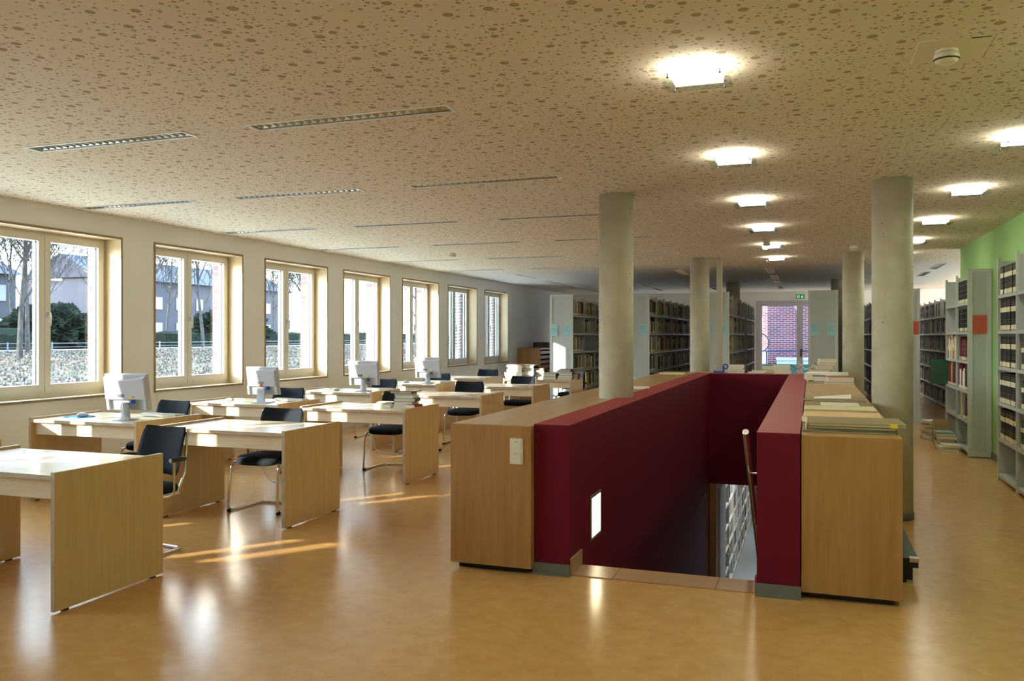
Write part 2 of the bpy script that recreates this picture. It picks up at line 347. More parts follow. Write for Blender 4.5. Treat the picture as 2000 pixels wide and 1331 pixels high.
# smoke detectors
def detector(x,y,label,s=1):
    t=thing('smoke_detector',label,'smoke detector',(x,y,CZ))
    MB().lathe([(.05*s,0),(.05*s,-.012),(.038*s,-.014),(.038*s,-.02)],'plastic_cream',(0,0,0),24).build('base',t)
    b=MB().lathe([(.052*s,-.018),(.056*s,-.035),(.05*s,-.052),(.035*s,-.062),(.01*s,-.064)],'plastic_cream',(0,0,0),28); b.build('head',t)
    MB().lathe([(.0565*s,-.044),(.0575*s,-.044),(.0535*s,-.049),(.052*s,-.049)],'plastic_black',(0,0,0),28).build('vent_slot',t)
detector(.60,4.38,'round white smoke detector on the flush ceiling hatch at top right')
detector(-5.45,12.45,'small smoke detector on the ceiling between the louvre lamps near the windows')
detector(-.585,12.4,'small smoke detector between the lit lamps of the left file')
detector(.60,13.4,'small smoke detector above the far right column')
t=thing('ceiling_hatch','flush square access hatch in the ceiling around the near smoke detector','hatch',(.62,4.38,CZ))
MB().box(-.155,.155,-.165,.165,-.004,.0,'hatch_board').build('panel',t)
MB().box(.06,.14,-.158,-.150,-.006,-.004,'dark_metal').box(.155,.158,-.165,.165,-.003,0,'dark_metal').box(-.158,.158,.165,.168,-.003,0,'dark_metal').build('seam',t)
# ------------------------------------------------------------ walls
WN=range(-2,8); WY=lambda n:7.90+2.13*(n-2); WW=1.65; Z0,Z1=.885,2.66
w=MB()
def wallseg(y0,y1,z0,z1):
    w.box(XW-.2,XW,y0,y1,z0,z1,'plaster'); w.box(XW-.50,XW-.2,y0,y1,z0,z1,'brick_pale')
wallseg(YF,WY(-2),0,CZ+.02)
for n in WN:
    w.box(XW-.50,XW-.33,WY(n),WY(n)+.17,Z0,Z1,'brick_pale'); wallseg(WY(n),WY(n)+WW,0,Z0); wallseg(WY(n),WY(n)+WW,Z1,CZ+.02)  # first box: unseen brick fin added to narrow the sun beam
    wallseg(WY(n)+WW,(WY(n+1) if n<7 else YB),0,CZ+.02)
struct('wall_left',w)
wr=MB().box(XG,XG+.25,YF,14.45,0,CZ+.02,'plaster_green')
struct('wall_right',wr.box(XG+.25,XR,14.2,14.45,0,CZ+.02,'plaster'))
wr=MB().box(XR,XR+.2,14.2,15.2,0,CZ+.02,'plaster')
for i_ in range(5):
    y_=15.2+2.26*i_
    wr.box(XR,XR+.2,y_,y_+1.9,0,.9,'plaster').box(XR,XR+.2,y_,y_+1.9,2.2,CZ+.02,'plaster').box(XR,XR+.2,y_+1.9,(y_+2.26 if i_<4 else YB),0,CZ+.02,'plaster')
    wd=thing('window_%d'%(31+i_),None,None,(XR,y_,0)); wd['kind']='structure'  # unseen window, added to let daylight brighten the rear
    MB().box(.1,.17,0,.07,.9,2.2,'frame_paint').box(.1,.17,1.83,1.9,.9,2.2,'frame_paint').box(.1,.17,.915,.985,.9,2.2,'frame_paint').box(.1,.17,.07,1.83,.9,.97,'frame_paint').box(.1,.17,.07,1.83,2.13,2.2,'frame_paint').build('frame',wd)
    MB().box(.13,.136,.07,1.83,.97,2.13,'glass').build('glass',wd)
struct('wall_right_rear',wr)
DX0,DX1=-1.56,1.0; DZ=2.62
wbk=MB().box(XW-.52,-5.9,YB,YB+.3,0,CZ+.02,'plaster')
for i_,x_ in enumerate((-5.9,-4.6,-3.3)):
    wbk.box(x_,x_+1.1,YB,YB+.3,0,.9,'plaster').box(x_,x_+1.1,YB,YB+.3,2.2,CZ+.02,'plaster').box(x_+1.1,(x_+1.3 if i_<2 else DX0),YB,YB+.3,0,CZ+.02,'plaster')
    wd=thing('window_%d'%(41+i_),None,None,(x_,YB,0)); wd['kind']='structure'  # added window hidden by the bookcases, brightens the dark left rear
    MB().box(0,.07,.1,.17,.9,2.2,'frame_paint').box(1.03,1.1,.1,.17,.9,2.2,'frame_paint').box(.07,1.03,.1,.17,.9,.97,'frame_paint').box(.07,1.03,.1,.17,2.13,2.2,'frame_paint').build('frame',wd)
    MB().box(.07,1.03,.13,.136,.97,2.13,'glass').build('glass',wd)
struct('wall_back',wbk.box(DX1,XR+.2,YB,YB+.3,0,CZ+.02,'plaster').box(DX0,DX1,YB,YB+.3,DZ,CZ+.02,'plaster'))
struct('wall_front',MB().box(XW-.52,XG+.25,YF-.3,YF,0,CZ+.02,'plaster'))
struct('baseboard_right',MB().box(XG-.012,XG,YF,14.45,0,.08,'grey_rubber'))
# ------------------------------------------------------------ windows
def window(n):
    root=thing('window_%d'%(n+6),None,None,(XW,WY(n),0)); root['kind']='structure'
    T=.025; z0,z1=Z0,Z1; W_=WW
    l=MB()
    l.box(-.23,.008,0,T,z0,z1,'wood_lining').box(-.23,.008,W_-T,W_,z0,z1,'wood_lining').box(-.23,.008,T,W_-T,z1-T,z1,'wood_lining').box(-.23,.008,T,W_-T,z0,z0+T,'wood_lining'); l.build('window_lining',root)
    e=MB()
    e.box(.008,.012,0,T,z0,z1,'wood_trim').box(.008,.012,W_-T,W_,z0,z1,'wood_trim').box(.008,.012,T,W_-T,z1-T,z1,'wood_trim').box(.008,.012,T,W_-T,z0,z0+T,'wood_trim'); e.build('lining_edge',root)
    a,b,c,d=T,W_-T,z0+T,z1-T; fr=MB()
    fr.box(-.31,-.225,a,a+.035,c,d,'frame_paint').box(-.31,-.225,b-.035,b,c,d,'frame_paint').box(-.31,-.225,a+.035,b-.035,d-.035,d,'frame_paint').box(-.31,-.225,a+.035,b-.035,c,c+.065,'frame_paint'); fr.build('frame',root)
    mid=(a+b)/2
    for k,(p,q) in enumerate(((a+.03,mid-.004),(mid+.004,b-.03))):
        s=MB(); zz0,zz1=c+.058,d-.03; S=.068
        s.box(-.30,-.212,p,p+S,zz0,zz1,'frame_paint').box(-.30,-.212,q-S,q,zz0,zz1,'frame_paint').box(-.30,-.212,p+S,q-S,zz0,zz0+S+.01,'frame_paint').box(-.30,-.212,p+S,q-S,zz1-S,zz1,'frame_paint')
        so_=s.build('sash',root)
        MB().box(-.258,-.252,p+S,q-S,zz0+S+.01,zz1-S,'glass').build('glass',so_)
        gk=MB(); 
        for yy in (p+S,q-S-.006): gk.box(-.262,-.248,yy,yy+.006,zz0+S+.01,zz1-S,'plastic_black')
        gk.build('gasket',so_)
        if k==1:
            h=MB().box(-.212,-.204,p+.012,p+.042,1.74,1.80,'plastic_white'); T_=Matrix.Translation((0,0,0))
            h.tube(rounded([(-.205,p+.027,1.785),(-.165,p+.027,1.785),(-.165,p+.027,1.655)],.015),.010,'chrome',8); h.build('handle',so_)
    MB().box(-.54,-.30,0,W_,z0-.02,z0+.01,'pale_metal').build('outer_sill',root)
    if n in (6,7):
        bl=MB(); z=z0+.08
        while z<z1-.06:
            bl.prism([(-.46,0.02,z),(-.395,0.02,z+.045),(-.394,0.02,z+.047),(-.459,0.02,z+.003)],(0,W_-.04,0),'pale_metal'); z+=.072
        bl.build('venetian_blind',root)['label']='outside venetian blind of tilted slats'
    return root
for n in WN: window(n)
# ------------------------------------------------------------ back glass door
dr=thing('door_1',None,None,(0,YB,0)); dr['kind']='structure'
MB().box(DX0,DX0+.09,0,.1,0,DZ,'door_paint').box(DX1-.09,DX1,0,.1,0,DZ,'door_paint').box(DX0+.09,DX1-.09,0,.1,DZ-.09,DZ,'door_paint').box(DX0+.09,DX1-.09,.0,.1,0,.02,'door_paint').build('frame',dr)
for (p,q) in ((DX0+.09,-.30),(-.30,DX1-.09)):
    lf=MB().box(p,p+.09,.01,.07,.02,DZ-.09,'door_paint').box(q-.09,q,.01,.07,.02,DZ-.09,'door_paint').box(p+.09,q-.09,.01,.07,DZ-.16,DZ-.09,'door_paint').box(p+.09,q-.09,.01,.07,.02,.18,'door_paint').build('leaf',dr)
    MB().box(p+.09,q-.09,.035,.042,.18,DZ-.16,'glass').build('glass',lf)
hd=MB().box(-.28,-.24,-.01,.01,.93,1.17,'dark_metal'); hd.tube([(-.26,-.01,1.08),(-.26,-.05,1.08),(-.16,-.05,1.08)],.01,'dark_metal',8); hd.build('handle',dr)
ex=thing('exit_sign','green emergency exit sign with running figure and arrow above the glass door','sign',(-.285,YB-.04,2.73))
MB().box(-.115,.115,0,.03,-.065,.065,'exit_green').build('panel',ex)
e=MB().box(-.085,-.025,-.003,0,-.04,.04,'exit_white').box(-.07,-.04,-.005,-.003,-.035,.03,'exit_green').box(.045,.06,-.003,0,-.01,.045,'exit_white').prism([(.02,-.003,-.005),(.085,-.003,-.005),(.0525,-.003,-.045)],(0,.003,0),'exit_white'); e.build('pictogram',ex)
# ------------------------------------------------------------ columns
def column(x,y,label,z0=0):
    t=thing('concrete_column',label,'column',(x,y,0))
    MB().lathe([(.163,z0),(.163,CZ+.01)],'concrete',(0,0,0),48).build('shaft',t)
    MB().lathe([(.172,0),(.172,.055),(.166,.065),(.166,0)],'grey_rubber',(0,0,0),48).build('base_skirting',t)
column(-1.735,7.82,'round concrete column rising through the left counter beside the stairwell')
column(.66,7.86,'round concrete column on the right of the stairwell, nearest of the right pair')
column(-1.79,14.62,'round concrete column at the far left corner of the stairwell')
column(.645,14.5,'round concrete column at the far right corner behind the counter')
column(-1.80,21.35,'distant concrete column standing among the left bookcases')
column(.62,21.3,'distant concrete column behind the perforated bookcase end')
# ------------------------------------------------------------ stairwell parapets, counters
RT=.975
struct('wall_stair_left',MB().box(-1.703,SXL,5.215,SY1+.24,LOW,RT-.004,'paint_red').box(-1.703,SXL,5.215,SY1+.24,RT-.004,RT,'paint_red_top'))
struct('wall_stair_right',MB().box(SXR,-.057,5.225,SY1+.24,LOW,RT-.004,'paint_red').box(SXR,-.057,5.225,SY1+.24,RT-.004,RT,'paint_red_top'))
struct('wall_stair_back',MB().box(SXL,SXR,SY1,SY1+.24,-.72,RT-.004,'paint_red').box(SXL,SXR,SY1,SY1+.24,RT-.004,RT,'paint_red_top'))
struct('wall_stair_front',MB().box(SXL,SXR,5.2,SY0,LOW,-.3,'paint_red'))
b=MB()
for (a,c) in ((-1.703,SXL),(SXR,-.057)):
    b.box(a-.006,c+.006,5.2,5.215,0,.075,'grey_rubber').box(a-.008,c+.008,5.188,5.2,0,.012,'grey_rubber')
struct('baseboard_stair',b)
th=thing('stair_threshold','brown stone tile threshold strip at the head of the stairs','threshold',(0,0,0))
for (a,c) in ((-1.463,-1.19),(-1.186,-.55),(-.546,-.303)): MB().box(a,c,5.24,5.5,-.02,.006,'stone_brown').build('tile',th)
MB().box(SXL,SXL+.012,5.235,5.5,.006,.11,'stone_brown').box(SXR-.012,SXR,5.235,5.3,.006,.10,'paint_red_top').build('skirting',th)
st=thing('staircase','flight of brown stone stairs going down between the dark red walls','stairs',(0,0,0))
for i in range(16):
    y=5.5+.25*i; z=-.18*(i+1)
    MB().box(SXL,SXR,y,y+.27,z-.05,z,'stone_brown').box(SXL,SXR,y,y+.02,z,z+.13,'stone_brown').build('tread',st)
# recessed lamp in stair wall
sl_=thing('wall_light','lit rectangular recessed light in the dark red stair wall','wall light',(SXL,5.906,.26))
MB().box(0,.008,-.15,-.13,-.16,.16,'grey_rubber').box(0,.008,.13,.15,-.16,.16,'grey_rubber').box(0,.008,-.13,.13,.14,.16,'grey_rubber').box(0,.008,-.13,.13,-.16,-.14,'grey_rubber').build('frame',sl_)
MB().box(0,.004,-.13,.13,-.14,.14,'stair_lamp').build('diffuser',sl_)
# handrail
hr=thing('handrail','round steel handrail descending along the right stair wall','handrail',(0,0,0))
sp_=Vector((-.372,5.29,.965)); dv=Vector((0,.9,-.70))
MB().tube([sp_,sp_+dv*4.0],.019,'brushed_steel',16).build('rail',hr)
MB().lathe([(.0195,-.004),(.0205,0),(.0195,.004)],'chrome',(0,0,0),20,T=Matrix.Translation(sp_)@dv.to_track_quat('Z','Y').to_matrix().to_4x4()).build('end_cap',hr)
for k in (.32,1.0,2.0,3.0):
    p=sp_+dv*k
    MB().tube(rounded([p+Vector((0,0,.05)),p+Vector((0,0,-.07)),p+Vector((.07,0,-.07))],.03),.006,'brushed_steel',8).build('bracket',hr)
# timber counters
def counter(name,label,x0,x1,y0,y1,end):
    t=thing(name,label,'counter',((x0+x1)/2,y0,0)); h=(x1-x0)/2; L=y1-y0
    MB().box(-h+.04,h-.04,.05,L-.05,0,.042,'plastic_black').build('plinth',t)
    MB().box(-h,h,.0,.02,.04,.962,'wood_cabinet').build('end_panel',t)
    MB().box(-h,h,.021,L,.04,.94,'wood_cabinet').build('body',t)
    MB().box(-h,h,.0201,L,.941,.965,'wood_cabinet_top').build('worktop',t)
    return t
counter('long_counter','long maple counter on the left of the stairwell with the double switch on its end',-2.27,-1.705,5.155,13.43,1)
counter('long_counter','long maple counter on the right of the stairwell piled with folders',-.05,.495,5.235,13.43,1)
t=thing('rear_counter','maple counter across the far end of the stairwell piled with books','counter',(-.89,13.445,0))
MB().box(-1.38,1.385,.05,.5,0,.042,'plastic_black').build('plinth',t)
MB().box(-1.38,1.385,0,.56,.04,.94,'wood_cabinet').build('body',t); MB().box(-1.38,1.385,0,.56,.941,.965,'wood_cabinet_top').build('worktop',t)
# light switch
t=thing('light_switch','white double light switch plate on the end of the left counter','switch',(-1.803,5.155,.80))
MB().box(-.044,.044,-.008,0,-.083,.083,'plastic_cream').build('plate',t)
for z in (.040,-.040):
    r_=MB().box(-.030,.030,-.014,-.008,z-.032,z+.032,'plastic_cream').build('rocker',t)
    MB().box(-.014,.014,-.0148,-.014,z+.022,z+.027,'plastic_grey').build('marking',r_)
# black case under right counter
t=thing('equipment_case','flat black case with metal corners on the floor beside the right counter','case',(.50,5.80,0))
MB().box(0,.105,0,1.0,0.0,.10,'case_black').build('body',t)
MB().box(0,.135,-.02,1.02,.10,.155,'case_black').box(0,.135,-.02,1.02,.155,.158,'case_top').build('lid',t)
MB().box(.085,.138,-.023,.03,.135,.160,'brushed_steel').box(.07,.107,-.003,.03,0,.018,'brushed_steel').build('corner_fitting',t)
# white post
MB2=MB().box(-.045,.045,-.045,.045,0,CZ,'steel_post')
t=thing('white_post','thin cream floor to ceiling post behind the far end of the stairwell','post',(-1.50,15.05,0))
MB2.build('shaft',t)
for z in (1.15,1.48): MB().box(-.058,-.045,-.03,.03,z-.04,z+.04,'steel_post').build('hinge',t)
# ------------------------------------------------------------ desks
DW,DD=1.27,.83
def desk(x0,y0,label):
    t=thing('reading_desk',label,'desk',(x0,y0,0),0,'birch reading desks by the windows')
    for a in (0,DW-.028):
        p=MB().box(a,a+.028,.0015,DD,.012,.789,'wood_v_shaded').box(a,a+.028,0,.0014,.012,.789,'wood_edge').box(a+.001,a+.027,.0,DD,.7891,.79,'wood_h').build('side_panel',t)
        for yy in (.06,DD-.1): MB().box(a+.004,a+.024,yy,yy+.04,0,.012,'plastic_black').build('glide',p)
    MB().box(.0285,DW-.0285,.0015,DD-.03,.745,.772,'wood_h').box(.0285,DW-.0285,0,.0014,.745,.772,'wood_edge').build('desktop',t)
    MB().box(.0285,DW-.0285,.045,.065,.63,.744,'wood_h').build('apron',t)
    return t
XC,XB=-5.225,-6.885
dk=None
DL=[(XC-.005,3.54,'birch desk nearest the camera, cut by the left photo edge, bare top'),
(XC,5.70,'birch desk in the aisle column, second from the camera, with a bare top'),
(XC,7.81,'birch desk with a stack of books near its right end'),
(XC,9.95,'birch desk with a few loose papers at its right end, fourth of the aisle column'),
(XC,12.07,'birch desk with empty top, fifth of the aisle column'),
(XC,14.19,'farthest aisle desk crowded with stacks of books'),
(XB,3.73,'birch window desk just outside the left photo edge'),
(XB,5.87,'birch window desk with the nearest white monitor and a blue mouse pad'),
(XB,7.98,'birch window desk with the second white monitor from the camera'),
(XB,10.1,'birch window desk with the third white monitor from the camera'),
(XB,12.22,'birch window desk with the farthest white monitor'),
(XB,14.34,'farthest birch window desk, bare, below the blinds'),
(XC,1.45,'birch desk left of the camera, outside the photo'),(XB,1.6,'birch window desk left of the camera, outside the photo'),(XC,-.67,'birch desk behind the camera'),(XB,-.55,'birch window desk behind the camera')]
for i,(x,y,lb) in enumerate(DL):
    if dk is None: dk=desk(x,y,lb)
    else: dup(dk,(x,y,0),0,lb)
# ------------------------------------------------------------ chairs
def superbox(w,d,z0,z1,m,nose=0,n=14,T=None,e=4.0,crown=.012):
    # padded cushion: superellipse rings
    mb=MB(); N=40; rings=[]
    for (s,z) in ((.90,z0),(.975,z0+.008),(1,(z0+z1)/2),(.975,z1-.012),(.90,z1-.002),(.6,z1+crown*.6),(.25,z1+crown),):
        r=[]
        for j in range(N):
            t=2*PI*j/N; c_,s_=math.cos(t),math.sin(t)
            x=abs(c_)**(2/e)*(1 if c_>0 else -1)*w/2*s; y=abs(s_)**(2/e)*(1 if s_>0 else -1)*d/2*s
            zz=z-nose*max(0,(-y/d*2-.45))**2*1.2
            r.append((x,y,zz))
        rings.append(r)
    vs=[v for r in rings for v in r]; K=len(rings)
    if T: vs=[T@Vector(v) for v in vs]
    fs=[(i*N+j,i*N+(j+1)%N,(i+1)*N+(j+1)%N,(i+1)*N+j) for i in range(K-1) for j in range(N)]+[list(range(N))[::-1],[(K-1)*N+j for j in range(N)]]
    return mb.add(vs,fs,m,True)
def chair(x,y,rz,label):
    t=thing('office_chair',label,'chair',(x,y,0),rz,'black upholstered chairs with chromed tube frames')
    superbox(.46,.46,.428,.492,'fabric_black',.06).build('seat',t)
    # curved backrest shell
    b=MB(); NU,NV=16,8; fr,bk=[],[]
    for i in range(NV+1):
        v=i/NV; z=.54+.345*v; yb=.215+.07*v+.03*v*v; hw=.225-.012*v-(.02 if v in (0,1) else 0)
        for j in range(NU+1):
            u=-1+2*j/NU; x_=u*hw; cu=-.055*u*u
            th_=.016*(1-abs(u)**6)*(1-abs(2*v-1)**6)+.004
            dip=-.012*(1-u*u)*(v**3)
            fr.append((x_,yb+cu-th_,z+dip)); bk.append((x_,yb+cu+th_,z+dip))
    o=len(fr); W1=NU+1; fs=[]
    for i in range(NV):
        for j in range(NU):
            a=i*W1+j; fs+= [(a,a+1,a+1+W1,a+W1),(o+a,o+a+W1,o+a+1+W1,o+a+1)]
    for j in range(NU): fs+=[(j,o+j,o+j+1,j+1),(NV*W1+j,NV*W1+j+1,o+NV*W1+j+1,o+NV*W1+j)]
    for i in range(NV): fs+=[(i*W1,(i+1)*W1,o+(i+1)*W1,o+i*W1),(i*W1+NU,o+i*W1+NU,o+(i+1)*W1+NU,(i+1)*W1+NU)]
    b.add(fr+bk,fs,'fabric_black',True).build('backrest',t)
    # sled frame
    f=MB(); r=.0115; X=.235
    for s in (-1,1):
        f.tube(rounded([(s*X,.16,.425),(s*X,-.20,.425),(s*(X+.012),-.235,.013),(s*(X-.035),.21,.013),(0,.22,.013)],.04),r,'chrome',8)
    f.build('frame',t)
    for s in (-1,1):
        a=MB(); a.tube(rounded([(s*X,-.12,.42),(s*(X+.03),.09,.42),(s*(X+.035),.09,.66)],.04),r*.9,'chrome',8)
        a.tube([(s*(X-.005),.15,.42),(s*(X-.005),.225,.56),(s*(X-.022),.262,.86)],.0095,'chrome',8)
        a.build('arm_support',t)
    for s in (-1,1):
        p=MB().tube(rounded([(s*(X+.03),.06,.668),(s*(X+.035),.14,.67),(s*(X+.005),.215,.665)],.05),[.017]+[.019]*6+[.015],'plastic_black',8); p.build('armrest',t)
    for s in (-1,1):
        MB().lathe([(.020,0),(.019,.02),(.013,.034)],'plastic_black',(s*(X+.012),-.22,0),12).build('foot_cap',t)
    for s in (-1,1): MB().lathe([(.014,0),(.014,.006)],'plastic_black',(s*.12,.22,0),10).build('glide',t)
    return t
ch=None
for (x,y,rz,lb) in ((-4.53,4.74,-6,'black chair with chrome frame behind the desk nearest the camera'),
 (-4.60,6.37,3,'black chair behind the second aisle desk, its backrest half sunlit'),
 (-4.63,8.79,5,'black chair behind the desk that carries the book stack'),
 (-4.72,11.22,6,'black chair behind the desk with loose papers'),
 (-4.55,13.05,-4,'black chair in front of the book-crowded far desk, facing the camera'),
 (-4.25,15.25,0,'black chair mostly hidden behind the book-crowded far desk'),
 (-6.24,6.78,-4,'black chair behind the nearest white monitor'),
 (-6.33,9.02,7,'black chair behind the second white monitor'),
 (-6.28,11.45,0,'black chair almost hidden behind the third white monitor'),
 (-6.30,13.55,0,'black chair almost hidden behind the farthest white monitor'),
 (-6.10,15.5,3,'black chair behind the farthest window desk below the blinds')):
    if ch is None: ch=chair(x,y,R(rz),lb)
    else: dup(ch,(x,y,0),R(rz),lb)
# ------------------------------------------------------------ monitors, mice, keyboards
def slab(mb,w,h,y0,y1,m,T,sc0=1,sc1=1,cut=0):
    a=[(-w/2*sc0,y0,-h/2*sc0),(w/2*sc0,y0,-h/2*sc0),(w/2*sc0,y0,h/2*sc0),(-w/2*sc0,y0,h/2*sc0)]
    b=[(-w/2*sc1,y1,-h/2*sc1),(w/2*sc1,y1,-h/2*sc1),(w/2*sc1,y1,h/2*sc1),(-w/2*sc1,y1,h/2*sc1)]
    mb.add([T@Vector(v) for v in a+b],[(0,1,2,3),(7,6,5,4),(0,4,5,1),(1,5,6,2),(2,6,7,3),(3,7,4,0)],m)
def monitor(x,y,rz,label,kind):
    t=thing('computer_monitor',label,'monitor',(x,y,.773),rz,'white monitors seen from behind')
    T=Matrix.Translation((0,.03,.255))@Matrix.Rotation(R(10),4,'X')
    s=MB(); w,h=(.435,.345) if kind==0 else (.40,.33)
    slab(s,w,h,.025,.0,'plastic_white',T,1,1); s.build('bezel',t)
    s=MB(); slab(s,w*.97,h*.97,.0,-.012,'plastic_white',T,1,.985); s.build('rear_rim',t)
    bk=MB(); N=12; z0=-h*.17; w2=w*.482
    if kind==0:   # bulged rear cover with a curved upper edge
        loop=[(-w2,z0),(w2,z0)]+[(w2-2*w2*i/N, h*.465-.032*(1-(1-2*i/N)**2)) for i in range(N+1)]
    else: loop=[(-w2*.93,z0),(w2*.93,z0),(w2*.93,h*.42),(-w2*.93,h*.42)]
    lp0=[(a,-.012,b) for a,b in loop]; lp1=[(a*.965,-.045,b*.93-.004) for a,b in loop]; n=len(loop)
    bk.add([T@Vector(p) for p in lp0+lp1],[list(range(n,2*n))]+[(i,(i+1)%n,n+(i+1)%n,n+i) for i in range(n)],'plastic_white')
    for sgn in (-1,1): bk.box(sgn*w2*.90-.012,sgn*w2*.90+.012,-.040,-.012,-h*.47,z0,'plastic_white',T)
    bk.build('rear_cover',t)
    cv=MB().box(-w2*.86,w2*.86,-.014,-.0125,-h*.47,z0,'plastic_grey',T).build('port_recess',t)
    lb_=MB().box(-.075,-.005,-.0475,-.046,.000-.04,.030-.04,'print_grey',T) if kind==0 else MB().box(-.05,.03,-.0475,-.046,-.005,.0,'print_grey',T).box(-.05,.04,-.0475,-.046,-.015,-.010,'print_grey',T).box(-.05,.035,-.0475,-.046,-.027,-.020,'print_grey',T).box(-.03,.01,-.0475,-.046,.055,.058,'print_grey',T)
    lb_.build('rating_label',t)
    T2=T@Matrix.Rotation(PI/2,4,'X')
    st_=MB()
    if kind==0:
        st_.lathe([(.016,0),(.016,.002)],'sticker_yellow',(.045,.035,-.0465),16,T=T@Matrix.Translation((0,0,0))@Matrix(((1,0,0,0),(0,0,1,0),(0,-1,0,0),(0,0,0,1)))@Matrix.Translation((0,0,0)))
        st_.lathe([(.011,0),(.011,.002)],'sticker_orange',(.085,.035,-.0465),16,T=T@Matrix(((1,0,0,0),(0,0,1,0),(0,-1,0,0),(0,0,0,1))))
    else:
        st_.lathe([(.017,0),(.017,.002)],'sticker_red',(.0,.043,-.0465),16,T=T@Matrix(((1,0,0,0),(0,0,1,0),(0,-1,0,0),(0,0,0,1))))
        st_.lathe([(.011,0),(.011,.002)],'sticker_yellow',(-.033,.05,-.0465),16,T=T@Matrix(((1,0,0,0),(0,0,1,0),(0,-1,0,0),(0,0,0,1))))
    st_.build('sticker',t)
    MB().box(.05,.08,-.040,-.015,z0-.045,z0-.003,'blue',T).build('video_plug',t)
    sd=MB()
    if kind==0:
        sd.lathe([(.115,0),(.112,.008),(.05,.018),(.044,.022),(.036,.10),(.033,.16)],'plastic_white',(0,.0,0),28)
    else: sd.box(-.10,.10,-.07,.13,0,.012,'plastic_white').box(-.045,.045,-.03,.0,.012,.17,'plastic_white').box(-.025,-.015,-.032,-.030,.13,.14,'print_grey').box(.012,.022,-.032,-.030,.13,.14,'print_grey')
    sd.build('stand',t)
    cb_=MB().tube(rounded([T@Vector((.065,-.03,z0-.045)),Vector((.05,-.06,.12)),Vector((.06,-.07,.02)),Vector((.14,-.06,.006))],.05),.0035,'cable_grey',6)
    cb_.tube(rounded([T@Vector((-.03,-.02,z0-.02)),Vector((-.02,-.05,.13)),Vector((.02,-.08,.06)),Vector((.10,-.11,.006))],.05),.0035,'cable_grey',6)
    cb_.build('cable',t)
    return t
def mouse(x,y,rz,label):
    T=Matrix.Identity(4)
    mb=superbox(.062,.11,.0,.022,'plastic_white',0,e=2.4,crown=.013)
    o=mb.build('computer_mouse',None,(x,y,.776),rz); tag(o,label,'mouse','white computer mice on the window desks'); 
    c=MB().tube(rounded([(0,.05,.008),(.02,.12,.004),(.10,.16,.004),(.2,.14,.004)],.05),.002,'cable_grey',6).build('cable',o); return o
def keyboard(x,y,rz,label):
    t=thing('keyboard',label,'keyboard',(x,y,.773),rz,'cream keyboards behind the monitors')
    MB().prism([(-.22,-.075,.006),(-.22,.075,.006),(-.22,.075,.018),(-.22,-.075,.034)],(.44,0,0),'plastic_cream').build('body',t)
    k=MB()
    for i in range(5):
        y_=.055-.027*i; z=.021+.0031*i
        for j in range(18): k.box(-.205+.0225*j,-.186+.0225*j,y_-.01,y_+.01,z-.004,z+.006,'plastic_white')
    k.build('keys',t)['kind']='stuff'
    MB().box(-.2,-.18,-.07,-.06,0,.01,'plastic_cream').box(.18,.2,-.07,-.06,0,.01,'plastic_cream').build('foot',t)
    return t
MON=[(-6.02,6.16,-8,0,'nearest the camera'),(-6.50,8.28+.0,-6,1,'second from the camera'),(-5.85,10.4,0,0,'third from the camera'),(-5.93,12.5,0,0,'farthest from the camera')]
MON=[(-5.99,6.13,10,0,'nearest white flat monitor with yellow sticker seen from behind'),(-6.02,8.22,8,1,'second white monitor from the camera, square back with red sticker'),(-5.93,10.42,14,0,'third white monitor from the camera, by the fourth window'),(-5.95,12.56,14,0,'farthest white monitor from the camera, by the fifth window')]
for (x,y,rz,kd,lb) in MON: monitor(x,y,R(rz),lb,kd)
DN=('first','second','third','fourth')
for i,(x,y,rz) in enumerate(((-6.60,6.22,-50),(-6.55,8.32,-60),(-6.37,10.42,-30),(-6.33,12.55,-30))):
    m_=mouse(x,y,R(rz),'white mouse on the blue pad left of the nearest monitor' if i==0 else 'white mouse lying left of the %s monitor from the camera'%DN[i])
    if i==0: m_.location.z=.779
p_=superbox(.24,.20,0,.003,'pad_blue',0,e=8,crown=0).build('mouse_pad',None,(-6.62,6.2,.773),R(-10)); tag(p_,'blue mouse pad under the nearest mouse','mouse pad')
for i,(x,y,rz) in enumerate(((-5.88,6.50,-4),(-5.83,8.56,-8),(-5.80,10.72,0),(-5.85,12.86,0))):
    keyboard(x,y,R(rz),'cream keyboard behind the %s white monitor from the camera'%DN[i])
# small paper slips on the window desks
for i,(x,y) in enumerate(((-6.25,6.28),(-6.25,8.35))):
    o=MB().box(-.09,.09,-.05,.05,0,.003,'paper_cream').build('paper_sheet',None,(x,y,.773),.3); tag(o,'cream paper slip on the desk left of the %s monitor'%DN[i],'paper')
# cables and power strip under the desks
def cord(name,pts,r,m,label,cat='cable'):
    o=MB().tube(rounded(pts,.08),r,m,6).build(name); return tag(o,label,cat)
cord('power_cable',[(-5.50,9.75,.55),(-5.46,9.8,.3),(-5.42,9.85,.02),(-5.15,9.85,.008),(-4.95,10.1,.008),(-4.75,10.15,.008)],.006,'cable_grey','grey cable hanging and trailing on the floor behind the book-stack desk')
o=MB().box(-.16,.16,-.025,.025,0,.03,'plastic_black').build('power_strip',None,(-4.85,10.3,0),.3); tag(o,'black power strip on the floor between the aisle desks','power strip')
cord('power_cable',[(-5.52,7.4,.6),(-5.50,7.5,.2),(-5.44,7.55,.01),(-5.25,7.5,.008),(-5.05,7.55,.008)],.006,'cable_grey','grey cable trailing on the floor under the second aisle desk')
